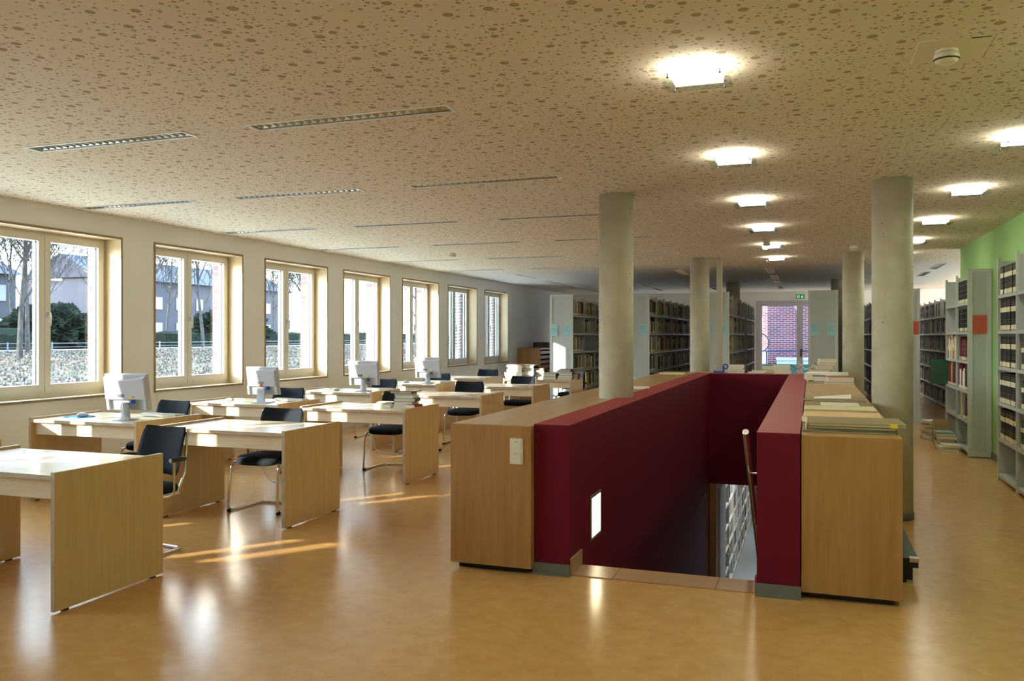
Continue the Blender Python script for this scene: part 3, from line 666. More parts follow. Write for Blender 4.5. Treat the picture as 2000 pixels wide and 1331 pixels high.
# ------------------------------------------------------------ books
def book_mesh(t,h,d,col,style,name='book'):
    # stands upright; spine faces -Y; x thickness, y depth, z height
    b=MB(); c='book_'+col; k=.003
    b.box(-t/2,-t/2+k,0,d,0,h,c).box(t/2-k,t/2,0,d,0,h,c)
    n=6; pr=[(-t/2*math.cos(PI*i/n),-.006*math.sin(PI*i/n),0) for i in range(n+1)]+[(t/2-k,.002,0),(-t/2+k,.002,0)]
    b.prism(pr,(0,0,h),c)
    b.box(-t/2+k,t/2-k,.002,d-.004,.004,h-.005,'pages')
    if style=='bound':
        b.box(-t/2+.002,t/2-.002,-.0075,-.004,h*.60,h*.76,'label_white'); b.box(-t/2+.006,t/2-.006,-.0085,-.004,.006,.055,'label_white')
        for z in (.2,.27,.34,.82,.88): b.box(-t/2+.006,t/2-.006,-.0078,-.004,h*z,h*z+.003,'gilt')
    elif style=='plainbound':
        b.box(-t/2+.008,t/2-.008,-.0085,-.004,.006,.05,'label_white')
        for z in (.35,.55,.8): b.box(-t/2+.006,t/2-.006,-.0078,-.004,h*z,h*z+.004,'gilt')
    elif style=='tagged':
        b.box(-t/2+.004,t/2-.004,-.0085,-.004,.008,.045,'label_yellow' if (int(h*1000)%2) else 'label_white')
    elif style=='title': b.box(-t/2+.006,t/2-.006,-.0085,-.004,h*.45,h*.8,'label_white')
    return b.mesh(name)
BM={}
def bmesh_for(t,h,d,col,style):
    t,h,d=round(t/.006)*.006,round(h/.02)*.02,round(d/.03)*.03
    k=(t,h,d,col,style)
    if k not in BM: BM[k]=book_mesh(t,h,d,col,style)
    return BM[k],t,h,d
def book_obj(me,loc,rot,label,group,name='book'):
    o=D.objects.new(name,me); C.objects.link(o); o.location=loc; o.rotation_euler=rot; tag(o,label,'book',group); return o
LEV=[.07,.455,.84,1.225,1.61,1.99]
FAR=MB(); NB=0
def fill(xf,sx,y0,y1,z,palette,mode,dens=1.0,hmax=.33,tr=(.018,.045),ind=None,single=None,tilt=.0):
    """books on one shelf run; xf: face x, sx: +1 if the face looks to +X; ind=(label,group) for individual books"""
    global NB
    y=y0+.01
    while y<y1-.05:
        t=single[0] if single else rnd.uniform(*tr); h=single[1] if single else rnd.uniform(.235,hmax+.02); d=single[2] if single else rnd.uniform(.16,.24)
        if y+t>y1-.012: break
        if rnd.random()>dens: y+=rnd.uniform(.05,.2); continue
        col=rnd.choice(palette); inset=.02+rnd.uniform(0,.012)
        if ind:
            me,t2,h2,d2=bmesh_for(t,h,d,col,mode)
            rz=PI/2 if sx>0 else -PI/2
            book_obj(me,(xf-sx*inset,y+t2/2,z),(0,0,rz),ind[0].replace('@',CN.get(col,col)),ind[1],'bound_volume' if mode in('bound','plainbound') else 'book'); NB+=1; y+=t2+.002
        else:
            a,b_=sorted((xf-sx*inset,xf-sx*(inset+d)))
            FAR.box(a,b_,y,y+t,z,z+h,'book_'+col)
            xx=sorted((xf-sx*(inset-.002),xf-sx*inset))
            if rnd.random()<.65: FAR.box(xx[0],xx[1],y+.003,y+t-.003,z+.006,z+.045,'label_white' if rnd.random()<.5 else 'label_yellow')
            if rnd.random()<.3: FAR.box(xx[0],xx[1],y+.004,y+t-.004,z+h*.5,z+h*.8,'pages')
            y+=t+.001
CN={'dkgrey':'dark grey','navy':'navy blue','blue2':'blue','wine':'wine red','lime':'lime green','teal2':'pale teal','tan':'tan','cream':'cream'}
def bookcase(name,label,x0,x1,ys,faces,endpanel=True,group=None,back=True,levels=LEV):
    """ys: upright positions; faces: list of +1/-1; x0<x1"""
    cx=(x0+x1)/2; t=thing(name,label,'bookcase',(cx,ys[0],0),0,group); h=(x1-x0)/2; Y0=ys[0]
    for y in ys:
        u=MB().box(-h,-h+.03,y-Y0-.012,y-Y0+.012,0,2.39,'steel_shelf').box(h-.03,h,y-Y0-.012,y-Y0+.012,0,2.39,'steel_shelf').box(-h+.03,h-.03,y-Y0-.002,y-Y0+.002,.03,2.36,'steel_shelf')
        u.build('upright',t)
    for a,b_ in zip(ys[:-1],ys[1:]):
        for z in levels: MB().box(-h+.004,h-.004,a-Y0+.012,b_-Y0-.012,z-.035,z-.001,'steel_shelf').build('shelf',t)
    if back:
        if len(faces)==2: MB().box(-.006,.006,.01,ys[-1]-Y0-.01,.05,2.36,'steel_shelf').build('back_panel',t)
        else: q=-faces[0]*(h-.004); MB().box(min(q,q*.985),max(q,q*.985),.01,ys[-1]-Y0-.01,.05,2.36,'steel_shelf').build('back_panel',t)
    if endpanel:
        e=MB().box(-h-.01,-h+.045,-.05,-.018,.01,2.41,'steel_shelf').box(h-.045,h+.01,-.05,-.018,.01,2.41,'steel_shelf').box(-h+.045,h-.045,-.05,-.018,2.36,2.41,'steel_shelf').box(-h+.045,h-.045,-.05,-.018,.01,.08,'steel_shelf').build('end_panel',t)
        MB().box(-h+.045,h-.045,-.036,-.032,.08,2.36,'perforated').build('perforated_sheet',e)
    return t
P1=['tan','tan','tan','cream','cream','grey','dkgrey','brown','olive','white','white','green','navy','red','yellow','black','cream','teal2']
P2=['grey','dkgrey','black','tan','cream','white','navy','blue2','brown','wine','teal2','grey']
# near right bookcase on the green wall (black bound volumes)
nearY=[10.30-.87*k for k in range(5)][::-1]
bookcase('bookcase','grey steel wall bookcase of black bound volumes at the right photo edge',1.905,2.155,nearY,[-1],False)
LN=['lowest','second lowest','third lowest','third highest','second highest','top']
for bi,(a,b_) in enumerate(((9.43,10.30),(8.56,9.43))):
    for li in range(1,6):
        lb='black volume with cream band, %s shelf of the bookcase at the right photo edge'%LN[li]
        if bi==0: fill(1.905,-1,a+.02,b_-.03,LEV[li],['black'] if li!=1 else ['black'],'bound',1,ind=(lb,'black bound volumes on the right-hand wall bookcase, %s shelf, bay %d'%(LN[li],bi+1)),single=(.078,.31 if li!=5 else .30,.2))
        elif li in (1,2,3):
            fill(1.905,-1,b_-.34,b_-.03,LEV[li],{1:['green'],2:['black'],3:['dkgrey']}[li],'bound',1,ind=('dark volume on the %s shelf, bay cut by the right photo edge'%LN[li],'dark volumes in the bay at the right photo edge, %s shelf'%LN[li]),single=(.072,.29,.2))
# second bookcase on the green wall with perforated end panel
bookcase('bookcase','grey steel bookcase with perforated end panel and orange-red notice against the green wall',1.905,2.155,[12.10,13.05,14.0],[-1])
for bi,(a,b_) in enumerate(((12.10,13.05),(13.05,14.0))):
    for li in range(6):
        bay='near' if bi==0 else 'far'
        if bi==0 and li in (4,5): c_=['black','dkgrey'] if li==4 else ['black']; fill(1.905,-1,a+.03,b_-.03,LEV[li],['black'],'plainbound',1,ind=('black bound volume on the %s shelf beside the perforated end panel'%LN[li],'black volumes beside the orange-red notice panel, %s shelf'%LN[li]),single=(.066,.30,.2))
        elif bi==0 and li==3: fill(1.905,-1,a+.03,b_-.1,LEV[li],['brown','wine','black'],'plainbound',1,ind=('@ volume on the third highest shelf beside the perforated end panel','brown and wine volumes beside the notice panel'),tr=(.05,.075),hmax=.31)
        elif bi==0 and li==2: fill(1.905,-1,a+.03,b_-.05,LEV[li],['cream','dkgrey','black','white','wine'],'tagged',1,ind=('@ book on the third lowest shelf beside the perforated end panel','mixed books beside the notice panel, third lowest shelf'),tr=(.04,.09),hmax=.32)
        elif bi==0 and li==1: fill(1.905,-1,a+.05,b_-.1,LEV[li],['grey','wine','cream'],'tagged',.8,ind=('@ book on the second lowest shelf beside the perforated end panel','mixed books beside the notice panel, second lowest shelf'),tr=(.06,.11),hmax=.32)
        elif bi==1 and li==3: fill(1.905,-1,a+.03,b_-.05,LEV[li],['cream','tan','cream','red','white'],'title',1,ind=('@ book on the third highest shelf of the bay beyond the notice panel','cream books in the bay beyond the notice panel'),tr=(.03,.08),hmax=.33)
        elif bi==1 and li==2: fill(1.905,-1,a+.03,b_-.05,LEV[li],['wine','yellow','white','red','wine','navy'],'tagged',1,ind=('@ book on the third lowest shelf of the bay beyond the notice panel','red and yellow books in the bay beyond the notice panel'),tr=(.04,.07),hmax=.33)
# notices
def notice(x,y,z,w,h,m,label,ink,lines=3):
    t=thing('notice',label,'notice',(x,y,z)); MB().box(-w/2,w/2,-.002,0,-h/2,h/2,m).build('sheet',t)
    l=MB(); r_=random.Random(int(x*100))
    for i in range(lines): l.box(-w*.38,-w*.38+w*r_.uniform(.5,.76),-.0028,-.002,h*(.30-.13*i)-.002,h*(.30-.13*i)+.002,ink)
    l.build('printed_lines',t); return t
notice(2.03,12.048,1.70,.165,.235,'notice_red','orange-red paper notice on the perforated end panel at the green wall','ink_purple',2)
# floor piles by the second bookcase
def pile(cx,cy,z,items,label,group,rz0=0,jit=.02,name='book'):
    """items: (w,d,t,colour) laid flat, spine toward +X"""
    r_=random.Random(int(abs(cx*991+cy*77)))
    for i,(w_,d_,t_,col) in enumerate(items):
        me,t2,h2,d2=bmesh_for(t_,d_,w_,col,'plain')
        o=book_obj(me,(0,0,0),(0,0,0),'','',name)
        # lie flat: thickness->z ; height-> y ; depth-> x
        Mx=Matrix.Translation((cx+r_.uniform(-jit,jit),cy+r_.uniform(-jit,jit),z+t2/2))@Matrix.Rotation(rz0+r_.uniform(-.12,.12),4,'Z')@Matrix(((0,-1,0,d2/2),(0,0,1,-h2/2),(-1,0,0,0),(0,0,0,1)))
        o.matrix_world=Mx; nm=CN.get(col,col)
        pos='bottom' if i==0 else ('topmost' if i==len(items)-1 else ('second','third','fourth','fifth','sixth','seventh','eighth')[i-1]+' from bottom')
        o['label']=(label%(nm,pos)); o['group']=group; z+=t2
    return z
pile(1.735,12.45,0,[(.24,.33,.03,'yellow'),(.22,.30,.024,'white'),(.24,.3,.03,'cream'),(.2,.3,.03,'cream')],'%s magazine, %s in the floor pile beside the perforated panel','floor pile beside the perforated panel')
pile(1.735,12.85,0,[(.24,.32,.036,'navy'),(.22,.3,.03,'dkgrey'),(.24,.31,.024,'cream'),(.24,.3,.03,'black'),(.22,.3,.03,'white'),(.24,.33,.042,'tan'),(.24,.3,.03,'olive'),(.2,.28,.018,'teal2')],'%s magazine, %s in the tallest floor pile by the bookcase','tallest floor pile under the bookcase')
t=thing('cardboard_box','small open cardboard box on the floor between the floor piles','box',(1.77,13.35,0)); MB().box(-.10,.10,-.02,.0,0,.32,'cardboard').box(-.10,.10,.2,.22,0,.32,'cardboard').box(-.10,-.09,0,.2,0,.32,'cardboard').box(.09,.10,0,.2,0,.32,'cardboard').box(-.09,.09,0,.2,0,.01,'cardboard').build('carton',t); MB().box(-.11,.10,-.02,.0,.32,.36,'cardboard',Matrix.Rotation(-.1,4,'X')).build('flap',t)
pile(1.70,14.0,0,[(.24,.32,.03,'grey'),(.22,.3,.036,'white'),(.24,.3,.03,'tan'),(.22,.3,.03,'cream'),(.24,.32,.03,'tan'),(.22,.3,.036,'white'),(.24,.3,.03,'tan'),(.22,.3,.03,'white'),(.22,.3,.036,'white')],'%s paper bundle, %s in the far floor pile','far floor pile in the aisle',.2,.03,'paper_bundle')
# green display board
o=MB().box(-.13,.17,-.012,.012,0,.36,'book_green').build('display_board',None,(1.83,13.95,.84)); tag(o,'dark green board jutting from the end of the wall bookcase','board')
# rear bookcase rows
def row(name,label,x0,x1,segs,faces,note=None,ends=True):
    for si,(a,b_) in enumerate(segs):
        n=max(1,round((b_-a)/.95)); ys=[a+(b_-a)*i/n for i in range(n+1)]
        bookcase(name,label if si==0 else 'bookcase section beyond the distant column, '+('left' if x0<-1 else 'right')+' of the glass door',x0,x1,ys,faces,ends and si==0)
        for i in range(n):
            for s in faces:
                xf=x1 if s>0 else x0
                for li in range(6):
                    u0,u1=ys[i]+.02,ys[i+1]-.02
                    if rnd.random()<.08: continue
                    if rnd.random()<.35: u1-=rnd.uniform(.05,.35)
                    ind=None
                    if si==0 and i<1 and s>0 and x0<-2.5 and li>=2 and x0<-4:
                        ind=('@ book on the %s shelf, first bay of the leftmost bookcase'%LN[li],'books in the first bay of the leftmost bookcase, %s shelf'%LN[li])
                    elif si==0 and i<1 and s>0 and -4<x0<-3 and li>=2:
                        ind=('@ book, %s shelf of the first bay between the two left columns'%LN[li],'books in the first bay of the second bookcase, %s shelf'%LN[li])
                    fill(xf,s,u0,u1,LEV[li],P1 if xf<0 else P2,'tagged',.97,ind=ind,tr=(.03,.06) if ind else (.015,.045),hmax=.30)
YE=16.75
row('bookcase','leftmost grey steel bookcase with two pale blue notices on its sunlit end panel',-5.10,-4.62,[(YE,24.4)],[1])
row('bookcase','grey steel bookcase seen between the two left concrete columns, pale blue notices on its end',-3.53,-3.04,[(YE,24.4)],[1])
row('bookcase','grey steel bookcase left of the glass door behind the thin white post',-1.98,-1.49,[(YE,20.95),(21.75,24.6)],[1])
row('bookcase','bookcase with tall pale perforated end panel right of the glass door',-.03,.475,[(YE,20.9),(21.7,24.6)],[1,-1])
row('bookcase','bookcase seen between the right columns with a red notice on its end',1.36,1.85,[(YE,24.4)],[-1,1])
row('bookcase','long bookcase at the far right behind the floor piles',2.70,3.15,[(15.0,24.4)],[-1],None,False)
for (x,w_) in ((-5.015,'left notice on the leftmost bookcase end'),(-4.735,'right notice on the leftmost bookcase end'),(-3.44,'left notice on the second bookcase end from the left'),(-3.15,'right notice on the second bookcase end from the left'),(-1.895,'left notice on the bookcase end behind the white post'),(-1.60,'right notice on the bookcase end behind the white post'),(.08,'left notice on the bookcase end right of the glass door'),(.37,'right notice on the bookcase end right of the glass door')):
    notice(x,YE-.052,1.67,.15,.24,'notice_blue','pale blue paper, '+w_,'ink',4)
notice(1.77,YE-.052,1.70,.15,.24,'notice_red','orange-red paper notice on the bookcase end beside the big right column','ink_purple',2)
# lower floor bookcase and door
bookcase('bookcase','bookcase on the lower floor seen through the doorway below the stairs',-1.78,-1.38,[14.6+.95*k for k in range(10)],[1],False).location.z=LOW
for i in range(9):
    for li in range(6):
        if rnd.random()<.1: continue
        fill(-1.38,1,14.62+.95*i,15.53+.95*i-rnd.uniform(0,.25),LOW+LEV[li],P2+['cream','tan'],'x',.95)
t=thing('lower_door','white door leaf standing open on the lower floor','door',(-1.33,SY1+.26,LOW)); MB().box(-.04,0,0,.9,0.01,2.2,'door_paint').build('leaf',t); MB().tube([(0,.8,1.0),(.06,.8,1.0),(.06,.68,1.0)],.01,'chrome',8).build('handle',t)
struct('trim_1',MB().box(SXL,SXL+.10,SY1-.01,SY1+.25,LOW,-.72,'wood_cabinet'))
for y in (16.,20.):
    t=thing('lower_fill_lamp',('near' if y<18 else 'far')+' unseen lamp added to light the lower floor','ceiling lamp',(-.6,y,-.5)); MB().box(-.6,.6,-.08,.08,-.05,0,'plastic_white').build('body',t)  # hidden fixture added as a light source for the storey below
    ld=D.lights.new('lower_fill_light','AREA'); ld.shape='RECTANGLE'; ld.size=1.1; ld.size_y=.14; ld.energy=22; lo=D.objects.new('lower_fill_light',ld); C.objects.link(lo); lo.location=(-.6,y,-.56); lo['kind']='structure'
FO=FAR.build('shelved_books'); tag(FO,'remaining rows of mixed coloured books filling the far bookcases','books',None,'stuff')
# ------------------------------------------------------------ plan chest in the far left corner
t=thing('plan_chest','low maple chest with open shelves in the far left corner','cabinet',(-7.26,20.9,0))
MB().box(0,.60,0,.03,0.05,1.20,'wood_cabinet').box(0,.62,0,2.4,1.20,1.235,'wood_cabinet').box(0,.03,.03,2.4,.05,1.2,'wood_cabinet').box(.0,.6,2.37,2.4,.05,1.2,'wood_cabinet').build('carcass',t)
for i in range(9): MB().box(.03,.60,.035,2.365,.08+.125*i,.155+.125*i,'wood_cabinet').build('drawer',t)
o=MB().box(-.2,.2,-.3,.3,0,.15,'board_dark').build('storage_box',None,(-6.88,21.9,1.235)); tag(o,'dark olive box on top of the far left chest','box')
# ------------------------------------------------------------ things on the desks
def flat_stack(cx,cy,z,spec,label,group,rz0=0,jit=.015):
    return pile(cx,cy,z,spec,label,group,rz0,jit)
DT=.773
flat_stack(-4.40,8.25,DT,[(.22,.15,.024,'white'),(.2,.14,.018,'dkgrey'),(.18,.12,.012,'cream')],'%s book, %s of the small left stack on the third aisle desk','small left stack on the third aisle desk',.0)
flat_stack(-4.17,8.24,DT,[(.24,.18,.036,'white'),(.2,.15,.03,'cream'),(.24,.18,.036,'dkgrey'),(.22,.16,.03,'white'),(.2,.15,.024,'cream'),(.24,.17,.018,'brown')],'%s book, %s of the taller stack on the third aisle desk','taller stack on the third aisle desk',.1,.02)
flat_stack(-4.04,8.18,DT,[(.12,.17,.042,'red'),],'%s book, %s, beside the taller stack on the third aisle desk','books beside the taller stack')
for k,(x,y,rz,m_,lb) in enumerate(((-4.30,10.12,.2,'paper','white printed sheet lying on the fourth aisle desk'),(-4.10,10.25,-.1,'paper_pink','brownish brochure lying on the fourth aisle desk'))):
    o=MB().box(-.15,.15,-.105,.105,0,.004,m_).build('paper_sheet',None,(x,y,DT),rz); tag(o,lb,'paper')
# far desk stacks
sx_=[(-5.06,14.42,[(.33,.3,.06,'grey'),(.33,.3,.06,'white'),(.30,.25,.06,'grey'),(.27,.22,.036,'cream'),(.3,.24,.03,'white'),(.27,.22,.018,'orange')],'leftmost'),
(-4.86,14.48,[(.33,.25,.072,'dkgrey'),(.33,.25,.072,'blue2'),(.3,.25,.054,'white'),(.33,.25,.048,'black'),(.36,.25,.012,'white')],'second'),
(-4.62,14.55,[(.24,.2,.048,'white'),(.24,.2,.042,'cream'),(.24,.2,.03,'grey'),(.18,.2,.042,'brown'),(.15,.2,.036,'brown')],'third'),
(-4.42,14.5,[(.24,.2,.048,'brown'),(.24,.2,.054,'brown'),(.24,.2,.024,'grey')],'fourth'),
(-4.13,14.5,[(.27,.2,.03,'navy'),(.27,.2,.042,'brown'),(.24,.2,.048,'green'),(.30,.22,.024,'wine'),(.24,.2,.024,'dkgrey'),(.21,.18,.018,'navy')],'fifth')]
for (x,y,it,nm) in sx_: flat_stack(x,y,DT,it,'%s book, %s of the '+nm+' stack on the farthest aisle desk',nm+' stack on the farthest aisle desk',.05,.02)
flat_stack(-4.0,14.6,DT,[(.15,.2,.06,'wine'),(.15,.2,.042,'wine')],'%s book, %s of the pair at the farthest aisle desk\'s end','wine red pair on the farthest aisle desk')
# ------------------------------------------------------------ things on the counters
CT=.965
def folder(x0,x1,y0,y1,z,t,m,label,rz=0,tape=False):
    w_,d_=(x1-x0),(y1-y0)
    tt=thing('portfolio_folder',label,'folder',((x0+x1)/2,(y0+y1)/2,z),rz)
    MB().box(-w_/2,w_/2,-d_/2,d_/2,0,.003,m).box(-w_/2,w_/2,-d_/2,d_/2,t-.003,t,m).box(-w_/2,w_/2,d_/2-.003,d_/2,.003,t-.003,m).build('cover',tt)
    MB().box(-w_/2+.008,w_/2-.008,-d_/2+.008,d_/2-.006,.003,t-.003,'paper_cream').build('sheets',tt)
    if tape: MB().box(w_/2-.09,w_/2-.05,-d_/2-.001,-d_/2+.03,.0,t+.001,'sticker_yellow').build('tape',tt)
    return z+t
z=folder(-.045,.485,5.42,5.84,CT,.012,'board_brown','thin brown folder at the bottom of the front stack on the right counter')
z=folder(-.03,.475,5.44,5.86,z,.010,'paper_cream','thin cream folder second from bottom of the front stack on the right counter',.01)
z=folder(-.02,.485,5.42,5.84,z,.018,'board_dark','dark folder second from top of the front stack on the right counter',-.01)
z=folder(-.015,.53,5.41,5.84,z,.020,'board_brown','large brown folder with yellow tape on top of the front stack',.02,True)
folder(-.055,.47,5.92,6.30,CT,.016,'paper_cream','cream folder behind the front stack on the right counter',.02)
folder(-.05,.475,6.36,6.78,CT,.014,'paper_pink','pinkish folder in the middle of the right counter',-.02)
z=folder(-.045,.47,6.84,7.20,CT,.012,'board_brown','brown folder under the cream one on the right counter',0)
folder(-.045,.47,6.82,7.20,z,.014,'paper_cream','cream folder lying on a brown one on the right counter',.015)
folder(-.045,.49,7.30,7.82,CT,.012,'board_brown','brown folder under two white sheets on the right counter',0)
for i,(y,lb) in enumerate(((7.45,'front white sheet on the brown folder'),(7.64,'rear white sheet on the brown folder'))):
    o=MB().box(-.15,.15,-.07,.07,0,.003,'paper').build('paper_sheet',None,(.23,y,CT+.0125),.03*i); tag(o,lb,'paper')
folder(-.05,.475,8.0,8.50,CT,.014,'board_brown','farthest brown folder with a curling white sheet on the right counter',-.03)
o=MB().add([(-.16,-.1,0),(.16,-.1,.004),(.16,.1,.03),(-.16,.1,.002),(-.16,-.1,.002),(.16,-.1,.006),(.16,.1,.032),(-.16,.1,.004)],[(0,3,2,1),(4,5,6,7),(0,1,5,4),(1,2,6,5),(2,3,7,6),(3,0,4,7)],'paper').build('paper_sheet',None,(.19,8.25,CT+.0145),-.03); tag(o,'curling white sheet on the farthest brown folder','paper')
flat_stack(.33,11.05,CT,[(.33,.3,.024,'cream'),(.3,.3,.066,'red')],'%s book, %s of the front pair on the right counter','red book pair on the right counter',.0,.01)
flat_stack(.10,11.3,CT,[(.24,.3,.018,'black'),(.15,.3,.066,'navy')],'%s book, %s of the pair behind the red book','navy book pair on the right counter',.0,.01)
o=MB().lathe([(.045,-.27),(.045,.27)],'paper',(0,0,.045),20,T=Matrix.Identity(4)).build('paper_roll',None,(.22,12.4,CT)); 
o.data.transform(Matrix.Translation((0,0,.045))@Matrix.Rotation(PI/2,4,'Y')@Matrix.Translation((0,0,-.045))); tag(o,'large rolled paper plan lying across the right counter','paper roll')
flat_stack(.02,11.9,CT,[(.18,.3,.09,'white')],'%s carton (%s) left of the paper roll','white carton by the paper roll',0,.0)
flat_stack(.13,13.75,CT,[(.3,.3,.03,'olive'),(.3,.27,.042,'tan')],'%s book, %s of the low stack ending the rear counter','low stack on the right end of the rear counter')
flat_stack(.22,13.72,CT+.072,[(.24,.2,.066,'tan'),(.24,.2,.048,'cream'),(.24,.2,.054,'cream')],'%s book, %s of the upper right stack on the rear counter','upper stack on the right end of the rear counter',.1,.03)
flat_stack(-.42,13.75,CT,[(.24,.2,.03,'white')]+[(.24,.2,.024,'cream'),(.24,.2,.03,'white'),(.24,.2,.024,'white'),(.24,.2,.024,'white')],'%s pamphlet, %s of the neat pale stack on the rear counter','neat pale stack on the rear counter',.0,.012)
flat_stack(-.60,13.9,CT,[(.24,.2,.06,'cream'),(.24,.2,.06,'grey')],'%s volume, %s, behind the neat pale stack','volumes behind the neat pale stack')
flat_stack(-.78,13.7,CT,[(.24,.2,.024,'white'),(.21,.2,.024,'cream')],'%s booklet, %s of the low pair mid rear counter','low pair in the middle of the rear counter')
flat_stack(-1.10,13.75,CT,[(.27,.22,.03,'tan'),(.27,.2,.03,'brown'),(.24,.2,.024,'white'),(.24,.2,.054,'grey')],'%s book, %s of the stack right of the tape dispenser','stack right of the tape dispenser')
t=thing('tape_dispenser','blue desk tape dispenser on the rear counter beside the white post','tape dispenser',(-1.36,13.72,CT))
b=MB().box(-.10,.07,-.03,.03,0,.025,'blue').box(.045,.07,-.03,.03,.025,.11,'blue').box(-.10,-.06,-.03,.03,.025,.035,'blue'); b.build('body',t); MB().tube([(.09,.0,.12+.035*math.sin(2*PI*i/16)) if 0 else (.085+.035*math.cos(2*PI*i/16),0,.10+.035*math.sin(2*PI*i/16)) for i in range(16)],.012,'blue',6,True).build('tape_roll',t)
# crumpled paper strips
t=MB()
r2=random.Random(3)
for i in range(7):
    a=Vector((r2.uniform(-.12,.12),r2.uniform(-.08,.08),.03)); p=[a+Vector((.07*k*math.cos(i),.03*k*math.sin(i*2),.05*math.sin(k*1.3+i)+.02)) for k in range(4)]
    for q in range(3):
        n_=Vector((0,.012,.004)); t.add([p[q]-n_,p[q]+n_,p[q+1]+n_,p[q+1]-n_,p[q]-n_+Vector((0,0,.002)),p[q]+n_+Vector((0,0,.002)),p[q+1]+n_+Vector((0,0,.002)),p[q+1]-n_+Vector((0,0,.002))],[(0,3,2,1),(4,5,6,7),(0,1,5,4),(2,3,7,6),(1,2,6,5),(3,0,4,7)],'paper' if i%3 else 'board_dark')
o=t.build('paper_strips',None,(.02,13.7,CT+.07)); tag(o,'tangle of cream and dark paper strips on the rear counter','paper strips',None,'stuff')
# papers on left counter
o=MB().box(-.10,.10,-.15,.15,0,.012,'paper').build('paper_sheet',None,(-1.80,9.35,CT),.2); tag(o,'white papers on the left counter just beyond the big column','paper')
o=MB().box(-.19,.19,-.13,.13,0,.02,'paper_cream').build('paper_sheet',None,(-2.03,13.1,CT),.05); tag(o,'cream folder at the far end of the left counter','paper')
# ------------------------------------------------------------ outdoors
gm_=MB(); r3=random.Random(5)
xs_=[-7.82,-12,-18,-24,-30,-38,-46,-60,-90]; zs_=[-.1,-.05,.15,.4,.55,.74,.78,.8,.8]; ys_=[-60,-30,-10,0,10,20,30,45,60,90,140]
vs=[(x,y,z) for x,z in zip(xs_,zs_) for y in ys_]; n=len(ys_)
gm_.add(vs,[(i*n+j,(i+1)*n+j,(i+1)*n+j+1,i*n+j+1) for i in range(len(xs_)-1) for j in range(n-1)],'lawn',True)
o=gm_.build('lawn'); o['kind']='structure'; o['label']='leaf strewn lawn outside the windows'
def gz(x):
    for i in range(len(xs_)-1):
        if xs_[i]>=x>=xs_[i+1]: 
            u=(x-xs_[i])/(xs_[i+1]-xs_[i]); return zs_[i]+u*(zs_[i+1]-zs_[i])
    return .8
struct('bounce_paving',MB().box(-17,-7.82,-60,140,-.3,.06,'bounce_paving'))  # pale strip below sight, added to bounce sunlight up to the ceiling
struct('path',MB().box(-41,-38.2,-60,140,.6,.79,'path'))
struct('ground_rear',MB().box(-7.82,40,YB+.3,90,-.3,-.12,'path'))
def blob(mb,cx,cy,cz,rx,ry,rz_,m,sd,amp=.30,fr=1.6,nu=150,nv=80):
    vs=[]
    for i in range(nv+1):
        for j in range(nu):
            t=PI*i/nv; p=2*PI*j/nu; v=Vector((math.sin(t)*math.cos(p),math.sin(t)*math.sin(p),math.cos(t)))
            k=1+amp*noise.noise(v*fr*2+Vector((sd,sd,sd)))+amp*.5*noise.noise(v*fr*9+Vector((sd,0,sd)))+amp*.5*noise.noise(v*fr*24+Vector((sd,0,sd)))
            vs.append((cx+v.x*rx*k,cy+v.y*ry*k,cz+v.z*rz_*k))
    mb.add(vs,[(i*nu+j,i*nu+(j+1)%nu,(i+1)*nu+(j+1)%nu,(i+1)*nu+j) for i in range(nv) for j in range(nu)],m,False)
hb=MB()
# clipped-hedge volume with an uneven top
NX,NY=4,160
def hpt(i,j,top):
    y=-30+150*j/NY; x=-43-1.2*i/NX*1.0
    return (x+.25*noise.noise((y*.8,i,1)),y,(1.75+.45*noise.noise((y*.35,i*.6,2))+.2*noise.noise((y*1.7,i,5))) if top else .7)
tp=[hpt(i,j,True) for i in range(NX+1) for j in range(NY+1)]; bt=[hpt(i,j,False) for i in range(NX+1) for j in range(NY+1)]
o_=len(tp); W1=NY+1; fs=[(i*W1+j,i*W1+j+1,(i+1)*W1+j+1,(i+1)*W1+j) for i in range(NX) for j in range(NY)]+[(j,o_+j,o_+j+1,j+1) for j in range(NY)]
hb.add(tp+bt,fs,'hedge'); o=hb.build('hedge'); tag(o,'long dark green hedge along the far side of the park path','hedge')
for i,(x,y,rx,rz_,m_) in enumerate(((-41.8,24.5,2.6,2.3,'bush'),(-45,40,2.6,1.8,'hedge'),(-45,13,2.5,1.6,'hedge'),(-45,57,3,1.9,'hedge'))):
    b=MB(); blob(b,0,0,rz_*.55,rx,rx,rz_,m_,i*3.1); o=b.build('garden_bush',None,(x,y,.7)); tag(o,['yellow-green bush by the hedge seen in the nearest window','dark rounded bush above the hedge in the second window','dark bush above the hedge at far left','dark bush above the hedge in the third window'][i],'bush')
